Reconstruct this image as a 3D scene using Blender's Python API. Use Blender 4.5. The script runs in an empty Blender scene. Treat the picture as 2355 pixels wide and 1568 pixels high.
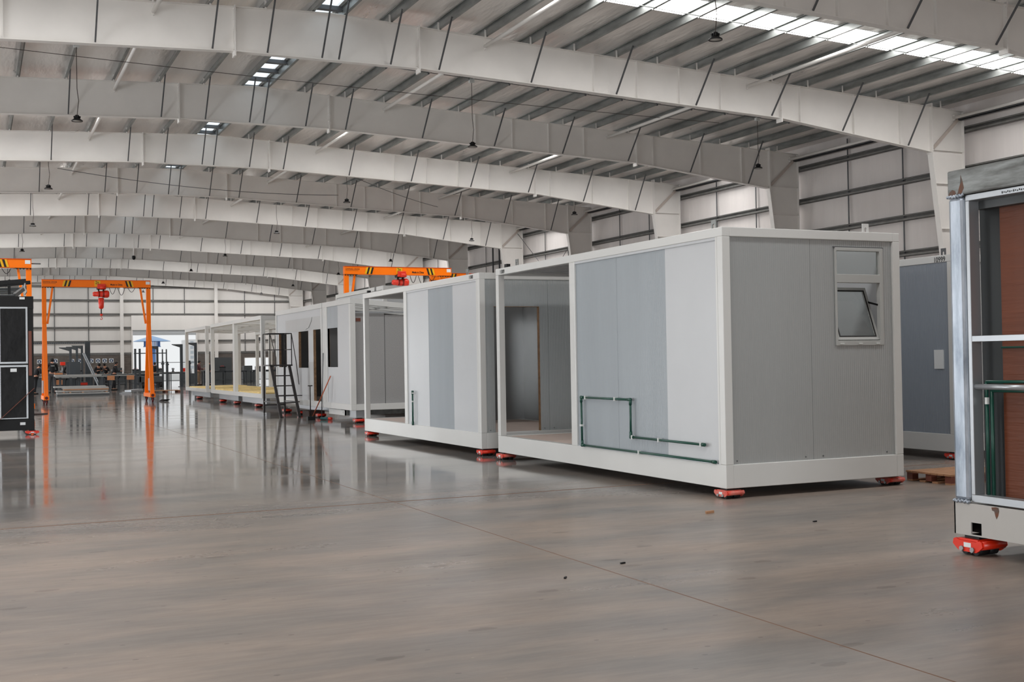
import bpy, bmesh, math, random
from mathutils import Vector, Matrix
random.seed(7)
sc = bpy.context.scene
COL = sc.collection
PI = math.pi

# ------------------------------------------------------------------ camera
YAW, PITCH, ROLL, FPX, CAMH = 0.4315, 0.0148, -0.0165, 2692.27, 1.5289
fw = Vector((math.sin(YAW)*math.cos(PITCH), math.cos(YAW)*math.cos(PITCH), math.sin(PITCH)))
rt = Vector((math.cos(YAW), -math.sin(YAW), 0))
up = rt.cross(fw)
r2 = rt*math.cos(ROLL)+up*math.sin(ROLL)
u2 = -rt*math.sin(ROLL)+up*math.cos(ROLL)
cam_d = bpy.data.cameras.new('camera'); cam = bpy.data.objects.new('camera', cam_d); COL.objects.link(cam)
cam_d.sensor_fit = 'HORIZONTAL'; cam_d.sensor_width = 36.0; cam_d.lens = FPX*36.0/2355.0
cam_d.clip_start = 0.05; cam_d.clip_end = 2000
M = Matrix((r2, u2, -fw)).transposed().to_4x4(); M.translation = Vector((0, 0, CAMH))
cam.matrix_world = M
sc.camera = cam

# ------------------------------------------------------------------ view, world, light
vs = sc.view_settings
vs.view_transform = 'Standard'; vs.look = 'None'; vs.gamma = 1.0; vs.use_curve_mapping = False
vs.exposure = 0.0
world = bpy.data.worlds.new('world'); sc.world = world; world.use_nodes = True
bg = world.node_tree.nodes['Background']
bg.inputs['Color'].default_value = (0.90, 0.92, 0.93, 1); bg.inputs['Strength'].default_value = 0.95
sc.cycles.diffuse_bounces = 8; sc.cycles.max_bounces = 12

A0, SP = 26.4275, 7.8326          # first far frame, bay spacing
RX = 7.6                          # ridge
HALF = 19.7
def FY(k): return A0+(k-1)*SP     # frame k stands at this Y
YEND = FY(11)
YB_ = -13.0
YW = YEND+0.25                    # face of the far end wall
def roofz(x): return 9.85-0.0416*abs(x-RX)

def area(name, loc, sx, sy, power, color, rot):
    d = bpy.data.lights.new(name, 'AREA'); d.shape = 'RECTANGLE'; d.size = sx; d.size_y = sy
    d.energy = power; d.color = color
    o = bpy.data.objects.new(name, d); COL.objects.link(o); o.location = loc; o.rotation_euler = rot
    o.visible_camera = True
    return o
STRIP_L = 14.0                     # radiance of a roof light
SLOPE = math.atan(0.0416)
STRIPS = []
for b in (-2, 0, 2, 4, 6, 8, 10):
    y0 = FY(b)+3.45; y1 = y0+1.1
    STRIPS.append((y0, y1))
    for s in (-1, 1):
        xa, xb = RX+s*2.1, RX+s*19.2
        xm = (xa+xb)/2; w = abs(xb-xa)
        area('daylight_roof_strip', (xm, (y0+y1)/2, roofz(xm)-0.012), w, 1.06, STRIP_L*PI*w*1.06,
             (1.0, 0.985, 0.97), (0, s*SLOPE, 0))
area('daylight_ridge', (RX, 46.0, roofz(RX)+0.05), 0.5, 117.0, 1.3*PI*0.5*117, (0.80, 0.92, 1.0), (0, 0, 0))
for ya in (15.0, 31.0, 47.0, 63.0, 79.0):  # unseen side openings, added to brighten left faces and the roof lining
    area('added_side_light', (-11.95, ya+3.0, 2.4), 4.6, 6.0, 10.0*PI*4.6*6.0, (0.93, 0.97, 1.0), (0, -PI/2, 0))
for xa in (-3.0,):  # made-up opening behind the camera, added to light faces turned towards it
    area('added_front_light', (xa, YB_+0.05, 2.6), 7.0, 5.0, 10.0*PI*35, (0.95, 0.98, 1.0), (PI/2, 0, 0))

# ------------------------------------------------------------------ colours and materials
def lin(c):
    return tuple(((v/255)/12.92 if v/255 <= 0.04045 else ((v/255+0.055)/1.055)**2.4) for v in c)
MATS = {}
def mat(name, rgb, rough=0.5, metal=0.0, spec=0.5, vary=0.0, vscale=3.0, bump=0.0, bscale=20.0, stretch=(1, 1, 1),
        coat=0.0, trans=0.0, rgb2=None, rib=None, ribd=0.002, alpha=1.0, rvary=0.0):
    if name in MATS: return MATS[name]
    m = bpy.data.materials.new(name); m.use_nodes = True; MATS[name] = m
    nt = m.node_tree; p = nt.nodes['Principled BSDF']
    c = lin(rgb)
    p.inputs['Base Color'].default_value = (*c, 1); p.inputs['Roughness'].default_value = rough
    p.inputs['Metallic'].default_value = metal; p.inputs['Specular IOR Level'].default_value = spec
    p.inputs['Coat Weight'].default_value = coat; p.inputs['Coat Roughness'].default_value = 0.12
    p.inputs['Transmission Weight'].default_value = trans
    tc = nt.nodes.new('ShaderNodeTexCoord'); mp = nt.nodes.new('ShaderNodeMapping')
    nt.links.new(tc.outputs['Object'], mp.inputs['Vector']); mp.inputs['Scale'].default_value = stretch
    if vary > 0 or rgb2 or rvary:
        n = nt.nodes.new('ShaderNodeTexNoise'); n.inputs['Scale'].default_value = vscale
        n.inputs['Detail'].default_value = 6; n.inputs['Roughness'].default_value = 0.6
        nt.links.new(mp.outputs['Vector'], n.inputs['Vector'])
        r = nt.nodes.new('ShaderNodeValToRGB'); nt.links.new(n.outputs['Fac'], r.inputs['Fac'])
        c2 = lin(rgb2) if rgb2 else tuple(v*(1-vary) for v in c)
        r.color_ramp.elements[0].position = 0.33; r.color_ramp.elements[0].color = (*c2, 1)
        r.color_ramp.elements[1].position = 0.67; r.color_ramp.elements[1].color = (*c, 1)
        nt.links.new(r.outputs['Color'], p.inputs['Base Color'])
        if rvary:
            mr = nt.nodes.new('ShaderNodeMapRange'); mr.inputs['To Min'].default_value = max(0.02, rough-rvary)
            mr.inputs['To Max'].default_value = rough+rvary
            nt.links.new(n.outputs['Fac'], mr.inputs['Value']); nt.links.new(mr.outputs['Result'], p.inputs['Roughness'])
    if rib:
        ax, period = rib
        w = nt.nodes.new('ShaderNodeTexWave'); w.wave_type = 'BANDS'; w.bands_direction = ax
        w.inputs['Scale'].default_value = 0.31416/period; w.wave_profile = 'SIN'
        nt.links.new(tc.outputs['Object'], w.inputs['Vector'])
        bp = nt.nodes.new('ShaderNodeBump'); bp.inputs['Distance'].default_value = ribd; bp.inputs['Strength'].default_value = 1.0
        nt.links.new(w.outputs['Fac'], bp.inputs['Height']); nt.links.new(bp.outputs['Normal'], p.inputs['Normal'])
    if bump > 0:
        n2 = nt.nodes.new('ShaderNodeTexNoise'); n2.inputs['Scale'].default_value = bscale; n2.inputs['Detail'].default_value = 3
        nt.links.new(mp.outputs['Vector'], n2.inputs['Vector'])
        bp = nt.nodes.new('ShaderNodeBump'); bp.inputs['Distance'].default_value = bump
        nt.links.new(n2.outputs['Fac'], bp.inputs['Height']); nt.links.new(bp.outputs['Normal'], p.inputs['Normal'])
    return m

WHITE_STEEL = mat('white_painted_steel', (236, 233, 229), 0.42, vary=0.07, vscale=0.9, bump=0.004, bscale=0.8)
GALV = mat('galvanised_steel', (148, 151, 149), 0.40, metal=0.5, vary=0.4, vscale=6, stretch=(1, 0.25, 1))
GALV_DK = mat('dark_steel', (98, 100, 103), 0.5, metal=0.3, vary=0.2)
GIRT = mat('girt_steel', (128, 127, 124), 0.5, metal=0.3, vary=0.3, vscale=3)
INSUL = mat('roof_insulation_facing', (242, 237, 233), 0.32, metal=0.5, vary=0.10, vscale=0.8, bump=0.05, bscale=1.3, stretch=(2.4, 0.5, 1), rvary=0.12)
WALLIN = mat('wall_insulation_facing', (230, 224, 221), 0.5, vary=0.10, vscale=0.7, bump=0.02, bscale=1.6, stretch=(1, 2.2, 0.25))
WALLEND = mat('end_wall_facing', (240, 237, 233), 0.5, vary=0.05, vscale=0.5, bump=0.01, bscale=1.2, stretch=(2, 1, 0.3))
BLOCK = mat('block_masonry', (112, 104, 98), 0.85, vary=0.35, vscale=2.5, stretch=(1, 1, 3))
MODWHITE = mat('module_white_enamel', (210, 211, 209), 0.32, vary=0.03, vscale=1.2, coat=0.15)
MODWARM = mat('module_white_base', (178, 176, 172), 0.35, vary=0.06, vscale=1.4)
PAN_LIGHT = mat('panel_light_film', (192, 195, 198), 0.33, vary=0.04, vscale=1.0, coat=0.15)
PAN_BLUE = mat('panel_bluish_film', (150, 158, 164), 0.34, vary=0.07, vscale=1.0, rib=('Y', 0.031), ribd=0.0007, stretch=(1, 3, 0.3))
PAN_RIB = mat('panel_ribbed_grey', (190, 195, 196), 0.19, metal=0.5, rib=('X', 0.0285), ribd=0.0016)
PAN_RIBY = mat('panel_ribbed_blue', (140, 149, 160), 0.34, rib=('Y', 0.0285), ribd=0.0022)
PAN_PLAIN = mat('panel_plain_grey', (176, 177, 177), 0.32, vary=0.05, vscale=1.0)
WINFR = mat('window_frame_grey', (176, 178, 176), 0.4)
PAN_SPECK = mat('panel_speckled_grey', (160, 160, 160), 0.5, vary=0.22, vscale=60)
DOORDK = mat('panel_dark_inner', (150, 151, 151), 0.16, metal=0.55, vary=0.06, vscale=1.0)
FLOORBOARD = mat('fibre_cement_board', (196, 178, 168), 0.6, vary=0.08, vscale=3)
PIPE_GREEN = mat('green_pipe', (18, 72, 60), 0.35)
CLIP_W = mat('white_plastic', (210, 214, 212), 0.4)
BLACKP = mat('black_paint', (17, 18, 20), 0.5, spec=0.3)
BLACKM = mat('black_marking', (16, 16, 17), 0.5)
FILMK = mat('black_plastic_film', (14, 15, 17), 0.42, spec=0.25, vary=0.2, bump=0.02, bscale=3.0, stretch=(1, 1, 0.7))
ALU = mat('aluminium_profile', (168, 172, 176), 0.35, metal=0.6)
GALVPOST = mat('galvanised_post', (188, 196, 206), 0.38, metal=0.6, rgb2=(120, 130, 142), vscale=9, stretch=(1, 1, 0.22), rvary=0.12)
GALVBEAM = mat('weathered_galvanised_beam', (140, 144, 143), 0.5, metal=0.4, rgb2=(84, 84, 82), vscale=5, stretch=(1, 0.5, 3))
BROWNB = mat('brown_board', (112, 62, 40), 0.5, spec=0.3, vary=0.14, vscale=2.5, stretch=(1, 0.5, 6), bump=0.006, bscale=5)
ORANGE = mat('orange_crane_paint', (255, 122, 0), 0.4, spec=0.3)
ORANGE_DK = mat('orange_crane_shade', (205, 72, 8), 0.45)
YELLOW = mat('yellow_marking', (232, 178, 12), 0.45)
RED = mat('red_enamel', (222, 44, 14), 0.35, coat=0.2)
REDP = mat('red_worn_enamel', (214, 62, 44), 0.42, rgb2=(205, 130, 118), vscale=14)
DARKRED = mat('dark_red_rubber', (90, 10, 16), 0.5)
RUBBER = mat('black_rubber', (24, 24, 25), 0.6)
STEEL = mat('bare_steel', (150, 150, 150), 0.4, metal=0.7)
LAMPBLK = mat('lamp_black', (22, 22, 24), 0.45)
LAMPGL = mat('lamp_lens', (190, 185, 178), 0.3)
WIREM = mat('wire', (70, 60, 56), 0.6)
SHUT = mat('roller_shutter', (165, 168, 170), 0.5)
WOOD = mat('raw_wood', (176, 132, 98), 0.7, vary=0.25, vscale=10)
WOODO = mat('orange_plywood', (206, 140, 96), 0.7, vary=0.2, vscale=12)
FRAMEWD = mat('cut_wood_edge', (150, 118, 88), 0.8, vary=0.4, vscale=14)
BENCH = mat('grey_blue_bench_steel', (66, 72, 77), 0.5, vary=0.1)
BENCHTOP = mat('bench_top', (150, 152, 150), 0.5, vary=0.15)
WOOL = mat('yellow_mineral_wool', (232, 205, 140), 0.95, vary=0.22, vscale=4, bump=0.03, bscale=6)
BRNBAR = mat('brown_primer_bar', (112, 62, 48), 0.5)
SIGNW = mat('sign_white', (222, 226, 228), 0.5)
SIGNB = mat('sign_blue', (38, 62, 98), 0.5)
SKIN = mat('skin', (190, 138, 112), 0.5)
CLOTH = mat('black_cloth', (24, 25, 29), 0.85)
CLOTHG = mat('grey_cloth', (72, 70, 72), 0.85)
CLOTHR = mat('maroon_cloth', (92, 52, 54), 0.85)
CLOTHT = mat('tan_cloth', (146, 122, 98), 0.85)
KNEE = mat('primer_streaked_steel', (200, 188, 180), 0.55, vary=0.2)
HAIRM = mat('dark_hair', (18, 15, 14), 0.7)
BOOT = mat('boot', (14, 14, 15), 0.6)
CONC_OUT = mat('outdoor_paving', (196, 196, 194), 0.85, vary=0.08)
KBLUE = mat('kiosk_blue', (92, 134, 190), 0.5)
KBLUEL = mat('kiosk_pale_blue', (150, 182, 220), 0.5)
BLDG = mat('pale_building', (226, 226, 226), 0.8)
BLDGW = mat('building_window', (186, 192, 198), 0.4)
RUST = mat('rust_stain', (112, 66, 42), 0.8, rgb2=(80, 82, 80), vscale=18)
ALULAD = mat('ladder_aluminium', (186, 190, 196), 0.35, metal=0.5)
LADDK = mat('dark_ladder_steel', (50, 46, 46), 0.5, metal=0.2)
WOODSTK = mat('orange_wood_handle', (188, 92, 52), 0.5)
GREYST = mat('grey_sheet_stack', (172, 172, 170), 0.5, vary=0.12)
DKGREY = mat('dark_grey_profile', (74, 78, 80), 0.5)

def glass_mat():
    m = bpy.data.materials.new('window_glass'); m.use_nodes = True; nt = m.node_tree
    p = nt.nodes['Principled BSDF']; p.inputs['Base Color'].default_value = (0.86, 0.90, 0.89, 1)
    p.inputs['Roughness'].default_value = 0.02; p.inputs['Transmission Weight'].default_value = 1.0
    p.inputs['IOR'].default_value = 1.45
    return m
GLASS = glass_mat()
def grp_mat():
    m = bpy.data.materials.new('translucent_roof_sheet'); m.use_nodes = True; nt = m.node_tree
    for n in list(nt.nodes): nt.nodes.remove(n)
    o = nt.nodes.new('ShaderNodeOutputMaterial'); t = nt.nodes.new('ShaderNodeBsdfTranslucent'); d = nt.nodes.new('ShaderNodeBsdfDiffuse')
    x = nt.nodes.new('ShaderNodeMixShader'); t.inputs['Color'].default_value = (0.85, 0.87, 0.88, 1); d.inputs['Color'].default_value = (0.85, 0.86, 0.86, 1)
    nt.links.new(t.outputs[0], x.inputs[1]); nt.links.new(d.outputs[0], x.inputs[2]); nt.links.new(x.outputs[0], o.inputs['Surface'])
    return m
GRP = grp_mat()

def floor_mat():
    m = bpy.data.materials.new('polished_concrete'); m.use_nodes = True; nt = m.node_tree; L = nt.links.new
    p = nt.nodes['Principled BSDF']
    geo = nt.nodes.new('ShaderNodeNewGeometry')
    def noise(scale, detail=5, rough=0.55, st=(1, 1, 1), dist=0.0):
        mp = nt.nodes.new('ShaderNodeMapping'); mp.inputs['Scale'].default_value = st; mp.inputs['Rotation'].default_value = (0, 0, 0.43)
        L(geo.outputs['Position'], mp.inputs['Vector'])
        n = nt.nodes.new('ShaderNodeTexNoise'); n.inputs['Scale'].default_value = scale; n.inputs['Detail'].default_value = detail
        n.inputs['Roughness'].default_value = rough; n.inputs['Distortion'].default_value = dist; L(mp.outputs['Vector'], n.inputs['Vector']); return n.outputs['Fac']
    def ramp(f, a, ca, b, cb):
        r = nt.nodes.new('ShaderNodeValToRGB'); r.color_ramp.elements[0].position = a; r.color_ramp.elements[0].color = (*ca, 1)
        r.color_ramp.elements[1].position = b; r.color_ramp.elements[1].color = (*cb, 1); L(f, r.inputs['Fac']); return r.outputs['Color']
    def mix(kind, fac, a, b):
        x = nt.nodes.new('ShaderNodeMixRGB'); x.blend_type = kind
        if isinstance(fac, float): x.inputs[0].default_value = fac
        else: L(fac, x.inputs[0])
        for i, v in ((1, a), (2, b)):
            if isinstance(v, tuple): x.inputs[i].default_value = (*v, 1)
            else: L(v, x.inputs[i])
        return x.outputs[0]
    base = ramp(noise(0.35, 7, 0.62, (0.7, 1.2, 1), 0.15), 0.36, lin((112, 107, 103)), 0.66, lin((158, 142, 130)))
    grey = ramp(noise(0.9, 6, 0.6, (0.5, 1.6, 1), 0.1), 0.40, lin((112, 110, 108)), 0.62, lin((154, 139, 127)))
    c = mix('MIX', 0.5, base, grey)
    fine = ramp(noise(9, 4, 0.7, (0.25, 1.6, 1), 0.0), 0.35, (0.84, 0.84, 0.84), 0.65, (1.06, 1.05, 1.04))
    c = mix('MULTIPLY', 1.0, c, fine)
    def dots(scale, rad, keep, st, dark):
        mp = nt.nodes.new('ShaderNodeMapping'); mp.inputs['Scale'].default_value = st; mp.inputs['Rotation'].default_value = (0, 0, 0.5)
        L(geo.outputs['Position'], mp.inputs['Vector'])
        v = nt.nodes.new('ShaderNodeTexVoronoi'); v.inputs['Scale'].default_value = scale; v.voronoi_dimensions = '2D'; L(mp.outputs['Vector'], v.inputs['Vector'])
        n_ = nt.nodes.new('ShaderNodeMath'); n_.operation = 'MULTIPLY_ADD'; L(noise(14, 2, 0.5), n_.inputs[0]); n_.inputs[1].default_value = rad*1.2; n_.inputs[2].default_value = rad*0.4
        lt = nt.nodes.new('ShaderNodeMath'); lt.operation = 'LESS_THAN'; L(v.outputs['Distance'], lt.inputs[0]); L(n_.outputs[0], lt.inputs[1])
        sc_ = nt.nodes.new('ShaderNodeSeparateColor'); L(v.outputs['Color'], sc_.inputs[0])
        g_ = nt.nodes.new('ShaderNodeMath'); g_.operation = 'GREATER_THAN'; L(sc_.outputs[0], g_.inputs[0]); g_.inputs[1].default_value = keep
        m_ = nt.nodes.new('ShaderNodeMath'); m_.operation = 'MULTIPLY'; L(lt.outputs[0], m_.inputs[0]); L(g_.outputs[0], m_.inputs[1])
        return mix('MIX', m_.outputs[0], (1.0, 1.0, 1.0), dark)
    c = mix('MULTIPLY', 1.0, c, dots(1.0, 0.055, 0.62, (0.7, 1.6, 1), (0.72, 0.70, 0.69)))
    c = mix('MULTIPLY', 1.0, c, dots(3.1, 0.05, 0.80, (1, 1.5, 1), (0.62, 0.60, 0.60)))
    c = mix('MULTIPLY', 1.0, c, dots(4.7, 0.03, 0.86, (1, 1, 1), (1.35, 1.30, 1.24)))
    # saw-cut joints of the slab
    sep = nt.nodes.new('ShaderNodeSeparateXYZ'); L(geo.outputs['Position'], sep.inputs[0])
    def line(sock, at, w):
        s = nt.nodes.new('ShaderNodeMath'); s.operation = 'SUBTRACT'; L(sock, s.inputs[0]); s.inputs[1].default_value = at
        a = nt.nodes.new('ShaderNodeMath'); a.operation = 'ABSOLUTE'; L(s.outputs[0], a.inputs[0])
        l = nt.nodes.new('ShaderNodeMath'); l.operation = 'LESS_THAN'; L(a.outputs[0], l.inputs[0]); l.inputs[1].default_value = w
        return l.outputs[0]
    masks = [line(sep.outputs[0], 4.11, 0.0065), line(sep.outputs[1], 12.06, 0.026), line(sep.outputs[1], 28.2, 0.02),
             line(sep.outputs[1], 44.4, 0.04), line(sep.outputs[1], 60.3, 0.03), line(sep.outputs[0], 12.0, 0.006), line(sep.outputs[0], -3.8, 0.006),
             line(sep.outputs[1], -4.1, 0.0075)]
    acc = masks[0]
    for k in masks[1:]:
        mx = nt.nodes.new('ShaderNodeMath'); mx.operation = 'MAXIMUM'; L(acc, mx.inputs[0]); L(k, mx.inputs[1]); acc = mx.outputs[0]
    c = mix('MIX', acc, c, lin((118, 92, 76)))
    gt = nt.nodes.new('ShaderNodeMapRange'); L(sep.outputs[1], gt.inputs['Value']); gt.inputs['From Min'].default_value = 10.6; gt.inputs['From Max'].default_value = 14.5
    c = mix('MULTIPLY', gt.outputs[0], c, (1.08, 1.17, 1.24))   # past the cross joint: cleaner, greyer slab, lightened to stand in for reflections
    L(c, p.inputs['Base Color'])
    rr = nt.nodes.new('ShaderNodeMapRange'); L(noise(0.8, 6, 0.65, (0.5, 1.3, 1), 0.0), rr.inputs['Value'])
    rr.inputs['From Min'].default_value = 0.3; rr.inputs['From Max'].default_value = 0.7
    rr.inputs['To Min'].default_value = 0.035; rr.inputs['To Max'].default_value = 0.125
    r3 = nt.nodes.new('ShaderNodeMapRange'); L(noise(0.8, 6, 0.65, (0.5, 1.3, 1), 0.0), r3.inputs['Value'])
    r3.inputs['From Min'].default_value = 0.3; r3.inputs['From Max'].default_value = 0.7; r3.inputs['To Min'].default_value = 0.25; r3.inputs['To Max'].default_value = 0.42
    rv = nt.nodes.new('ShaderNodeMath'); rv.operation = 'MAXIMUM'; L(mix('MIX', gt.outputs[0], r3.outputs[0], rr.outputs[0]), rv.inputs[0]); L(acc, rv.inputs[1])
    L(rv.outputs[0], p.inputs['Roughness'])
    p.inputs['Specular IOR Level'].default_value = 0.5; p.inputs['IOR'].default_value = 1.45
    bp = nt.nodes.new('ShaderNodeBump'); bp.inputs['Distance'].default_value = 0.0003; bp.inputs['Strength'].default_value = 0.6
    L(noise(3.2, 3, 0.5, (0.3, 1.5, 1)), bp.inputs['Height']); L(bp.outputs['Normal'], p.inputs['Normal'])
    return m
FLOORM = floor_mat()

# ------------------------------------------------------------------ mesh helpers
class MB:
    def __init__(s): s.b = bmesh.new()
    def box(s, x0, y0, z0, x1, y1, z1):
        if x1 < x0: x0, x1 = x1, x0
        if y1 < y0: y0, y1 = y1, y0
        if z1 < z0: z0, z1 = z1, z0
        v = [s.b.verts.new(p) for p in ((x0,y0,z0),(x1,y0,z0),(x1,y1,z0),(x0,y1,z0),(x0,y0,z1),(x1,y0,z1),(x1,y1,z1),(x0,y1,z1))]
        for f in ((0,3,2,1),(4,5,6,7),(0,1,5,4),(1,2,6,5),(2,3,7,6),(3,0,4,7)): s.b.faces.new([v[i] for i in f])
        return s
    def _basis(s, p, q, upv=(0, 0, 1)):
        p, q = Vector(p), Vector(q); d = (q-p).normalized(); u = Vector(upv)
        if abs(d.dot(u)) > 0.98: u = Vector((0, 1, 0))
        a = d.cross(u).normalized(); b = a.cross(d).normalized(); return p, q, a, b
    def bar(s, p, q, w, h, upv=(0, 0, 1)):
        p, q, a, b = s._basis(p, q, upv); vs_ = []
        for c in (p, q):
            for i, j in ((-1,-1),(1,-1),(1,1),(-1,1)): vs_.append(s.b.verts.new(c+a*i*w/2+b*j*h/2))
        for f in ((3,2,1,0),(4,5,6,7),(0,1,5,4),(1,2,6,5),(2,3,7,6),(3,0,4,7)): s.b.faces.new([vs_[i] for i in f])
        return s
    def tube(s, p, q, r, n=12, r1=None, cap=True):
        p, q, a, b = s._basis(p, q); r1 = r if r1 is None else r1; rings = []
        for c, rr in ((p, r), (q, r1)):
            rings.append([s.b.verts.new(c+(a*math.cos(2*PI*i/n)+b*math.sin(2*PI*i/n))*rr) for i in range(n)])
        for i in range(n):
            f = s.b.faces.new((rings[0][i], rings[0][(i+1) % n], rings[1][(i+1) % n], rings[1][i])); f.smooth = n > 6
        if cap:
            s.b.faces.new(rings[0][::-1]); s.b.faces.new(rings[1])
        return s
    def path(s, pts, r, n=8):
        for a, b in zip(pts, pts[1:]): s.tube(a, b, r, n)
        return s
    def prism(s, poly, axis, a, b):
        """poly in the two other axes (x: (y,z), y: (x,z), z: (x,y)); extruded a..b along axis"""
        def P(u, v, w): return {'x': (w, u, v), 'y': (u, w, v), 'z': (u, v, w)}[axis]
        r0 = [s.b.verts.new(P(u, v, a)) for u, v in poly]; r1 = [s.b.verts.new(P(u, v, b)) for u, v in poly]
        n = len(poly)
        for i in range(n): s.b.faces.new((r0[i], r0[(i+1) % n], r1[(i+1) % n], r1[i]))
        s.b.faces.new(r0[::-1]); s.b.faces.new(r1)
        return s
    def lathe(s, prof, n=20, c=(0, 0, 0), axis='z'):
        rings = []
        for r, z in prof:
            ring = []
            for i in range(n):
                t = 2*PI*i/n; u, v = r*math.cos(t), r*math.sin(t)
                p = {'z': (u, v, z), 'x': (z, u, v), 'y': (u, z, v)}[axis]
                ring.append(s.b.verts.new((p[0]+c[0], p[1]+c[1], p[2]+c[2])))
            rings.append(ring)
        for j in range(len(rings)-1):
            for i in range(n):
                f = s.b.faces.new((rings[j][i], rings[j][(i+1) % n], rings[j+1][(i+1) % n], rings[j+1][i])); f.smooth = True
        s.b.faces.new(rings[0][::-1]); s.b.faces.new(rings[-1])
        return s
    def wall(s, axis, at, th, u0, u1, z0, z1, holes=()):
        """panel in the plane axis=at .. at+th with rectangular holes (ua, ub, za, zb)"""
        us = sorted({u0, u1, *[h[0] for h in holes], *[h[1] for h in holes]}); zs = sorted({z0, z1, *[h[2] for h in holes], *[h[3] for h in holes]})
        us = [u for u in us if u0 <= u <= u1]; zs = [z for z in zs if z0 <= z <= z1]
        def solid(i, j):
            if i < 0 or j < 0 or i >= len(us)-1 or j >= len(zs)-1: return False
            um, zm = (us[i]+us[i+1])/2, (zs[j]+zs[j+1])/2
            return not any(h[0] < um < h[1] and h[2] < zm < h[3] for h in holes)
        def P(u, z, d): return (at+d, u, z) if axis == 'x' else (u, at+d, z)
        def quad(*pts): s.b.faces.new([s.b.verts.new(p) for p in pts])
        for i in range(len(us)-1):
            for j in range(len(zs)-1):
                if not solid(i, j): continue
                a, b, c, d = us[i], us[i+1], zs[j], zs[j+1]
                quad(P(a,c,0), P(b,c,0), P(b,d,0), P(a,d,0)); quad(P(a,d,th), P(b,d,th), P(b,c,th), P(a,c,th))
                if not solid(i-1, j): quad(P(a,c,0), P(a,d,0), P(a,d,th), P(a,c,th))
                if not solid(i+1, j): quad(P(b,c,0), P(b,c,th), P(b,d,th), P(b,d,0))
                if not solid(i, j-1): quad(P(a,c,0), P(a,c,th), P(b,c,th), P(b,c,0))
                if not solid(i, j+1): quad(P(a,d,0), P(b,d,0), P(b,d,th), P(a,d,th))
        bmesh.ops.remove_doubles(s.b, verts=s.b.verts, dist=1e-5)
        return s
    def build(s, name, m, parent=None, bevel=0.0):
        bmesh.ops.recalc_face_normals(s.b, faces=s.b.faces)
        me = bpy.data.meshes.new(name); s.b.to_mesh(me); s.b.free(); me.materials.append(m)
        o = bpy.data.objects.new(name, me); COL.objects.link(o)
        if parent: o.parent = parent
        if bevel > 0:
            bv = o.modifiers.new('bevel', 'BEVEL'); bv.width = bevel; bv.segments = 2; bv.limit_method = 'ANGLE'; bv.angle_limit = 0.7
        return o
def thing(name, label, cat, loc=(0, 0, 0), rz=0.0, group=None):
    o = bpy.data.objects.new(name, None); COL.objects.link(o); o.empty_display_size = 0.2
    o.location = loc; o.rotation_euler = (0, 0, rz); o['label'] = label; o['category'] = cat
    if group: o['group'] = group
    return o
def tag(o, label, cat, group=None, kind=None):
    o['label'] = label; o['category'] = cat
    if group: o['group'] = group
    if kind: o['kind'] = kind
    return o
def struct(name, mb, m, label=None):
    o = mb.build(name, m); o['kind'] = 'structure'; o['category'] = name.split('_')[0]
    o['label'] = label or name.replace('_', ' ')
    return o
def copy_tree(o, parent=None):
    c = o.copy(); COL.objects.link(c)
    if parent: c.parent = parent
    for ch in o.children: copy_tree(ch, c)
    return c
def text(name, s, size, m, parent, loc, rot, depth=0.002, align='LEFT', sx=1.0, bold=0.0):
    cu = bpy.data.curves.new(name, 'FONT'); cu.body = s; cu.size = size; cu.extrude = depth; cu.align_x = align; cu.offset = bold
    cu.materials.append(m)
    t = bpy.data.objects.new(name, cu); COL.objects.link(t)
    t.location = loc; t.rotation_euler = rot; t.scale = (sx, 1, 1)
    dg = bpy.context.evaluated_depsgraph_get(); dg.update()
    me = bpy.data.meshes.new_from_object(t.evaluated_get(dg)); bpy.data.objects.remove(t)
    me.materials.clear(); me.materials.append(m)
    t = bpy.data.objects.new(name, me); COL.objects.link(t); t.location = loc; t.rotation_euler = rot; t.scale = (sx, 1, 1)
    if parent: t.parent = parent
    return t
ORD = ['first', 'second', 'third', 'fourth', 'fifth', 'sixth', 'seventh', 'eighth', 'ninth', 'tenth', 'eleventh', 'twelfth',
       'thirteenth', 'fourteenth', 'fifteenth', 'sixteenth']

# ------------------------------------------------------------------ shell of the hall
XL, XR, YB = RX-HALF-0.2, RX+HALF+0.2, -13.0
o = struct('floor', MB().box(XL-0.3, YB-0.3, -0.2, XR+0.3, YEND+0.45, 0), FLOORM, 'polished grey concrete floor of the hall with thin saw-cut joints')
m = MB()
ys = [YB]
for a, b in STRIPS: ys += [a, b]
ys += [YEND+0.5]
def roofslab(mb, xa, xb, ya, yb, th=0.08, lift=0.0):
    za, zb = roofz(xa)+lift, roofz(xb)+lift
    v = [mb.b.verts.new(p) for p in ((xa,ya,za),(xb,ya,zb),(xb,yb,zb),(xa,yb,za),(xa,ya,za+th),(xb,ya,zb+th),(xb,yb,zb+th),(xa,yb,za+th))]
    for f in ((0,3,2,1),(4,5,6,7),(0,1,5,4),(1,2,6,5),(2,3,7,6),(3,0,4,7)): mb.b.faces.new([v[i] for i in f])
for s in (-1, 1):
    xi, x1, x2, xo = RX+s*0.24, RX+s*2.0, RX+s*19.3, RX+s*20.0
    for i in range(0, len(ys), 2): roofslab(m, xi, xo, ys[i], ys[i+1])
    for a, b in STRIPS:
        roofslab(m, xi, x1, a, b); roofslab(m, x2, xo, a, b)
m.box(RX-0.5, YB, roofz(RX)+0.42, RX+0.5, YEND+0.3, roofz(RX)+0.46)
for s in (-1, 1): m.box(RX+s*0.46, YB, roofz(RX)+0.08, RX+s*0.5, YEND+0.3, roofz(RX)+0.42)
struct('ceiling', m, INSUL, 'pale insulated underside of the pitched hall roof')
n = 1
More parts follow.
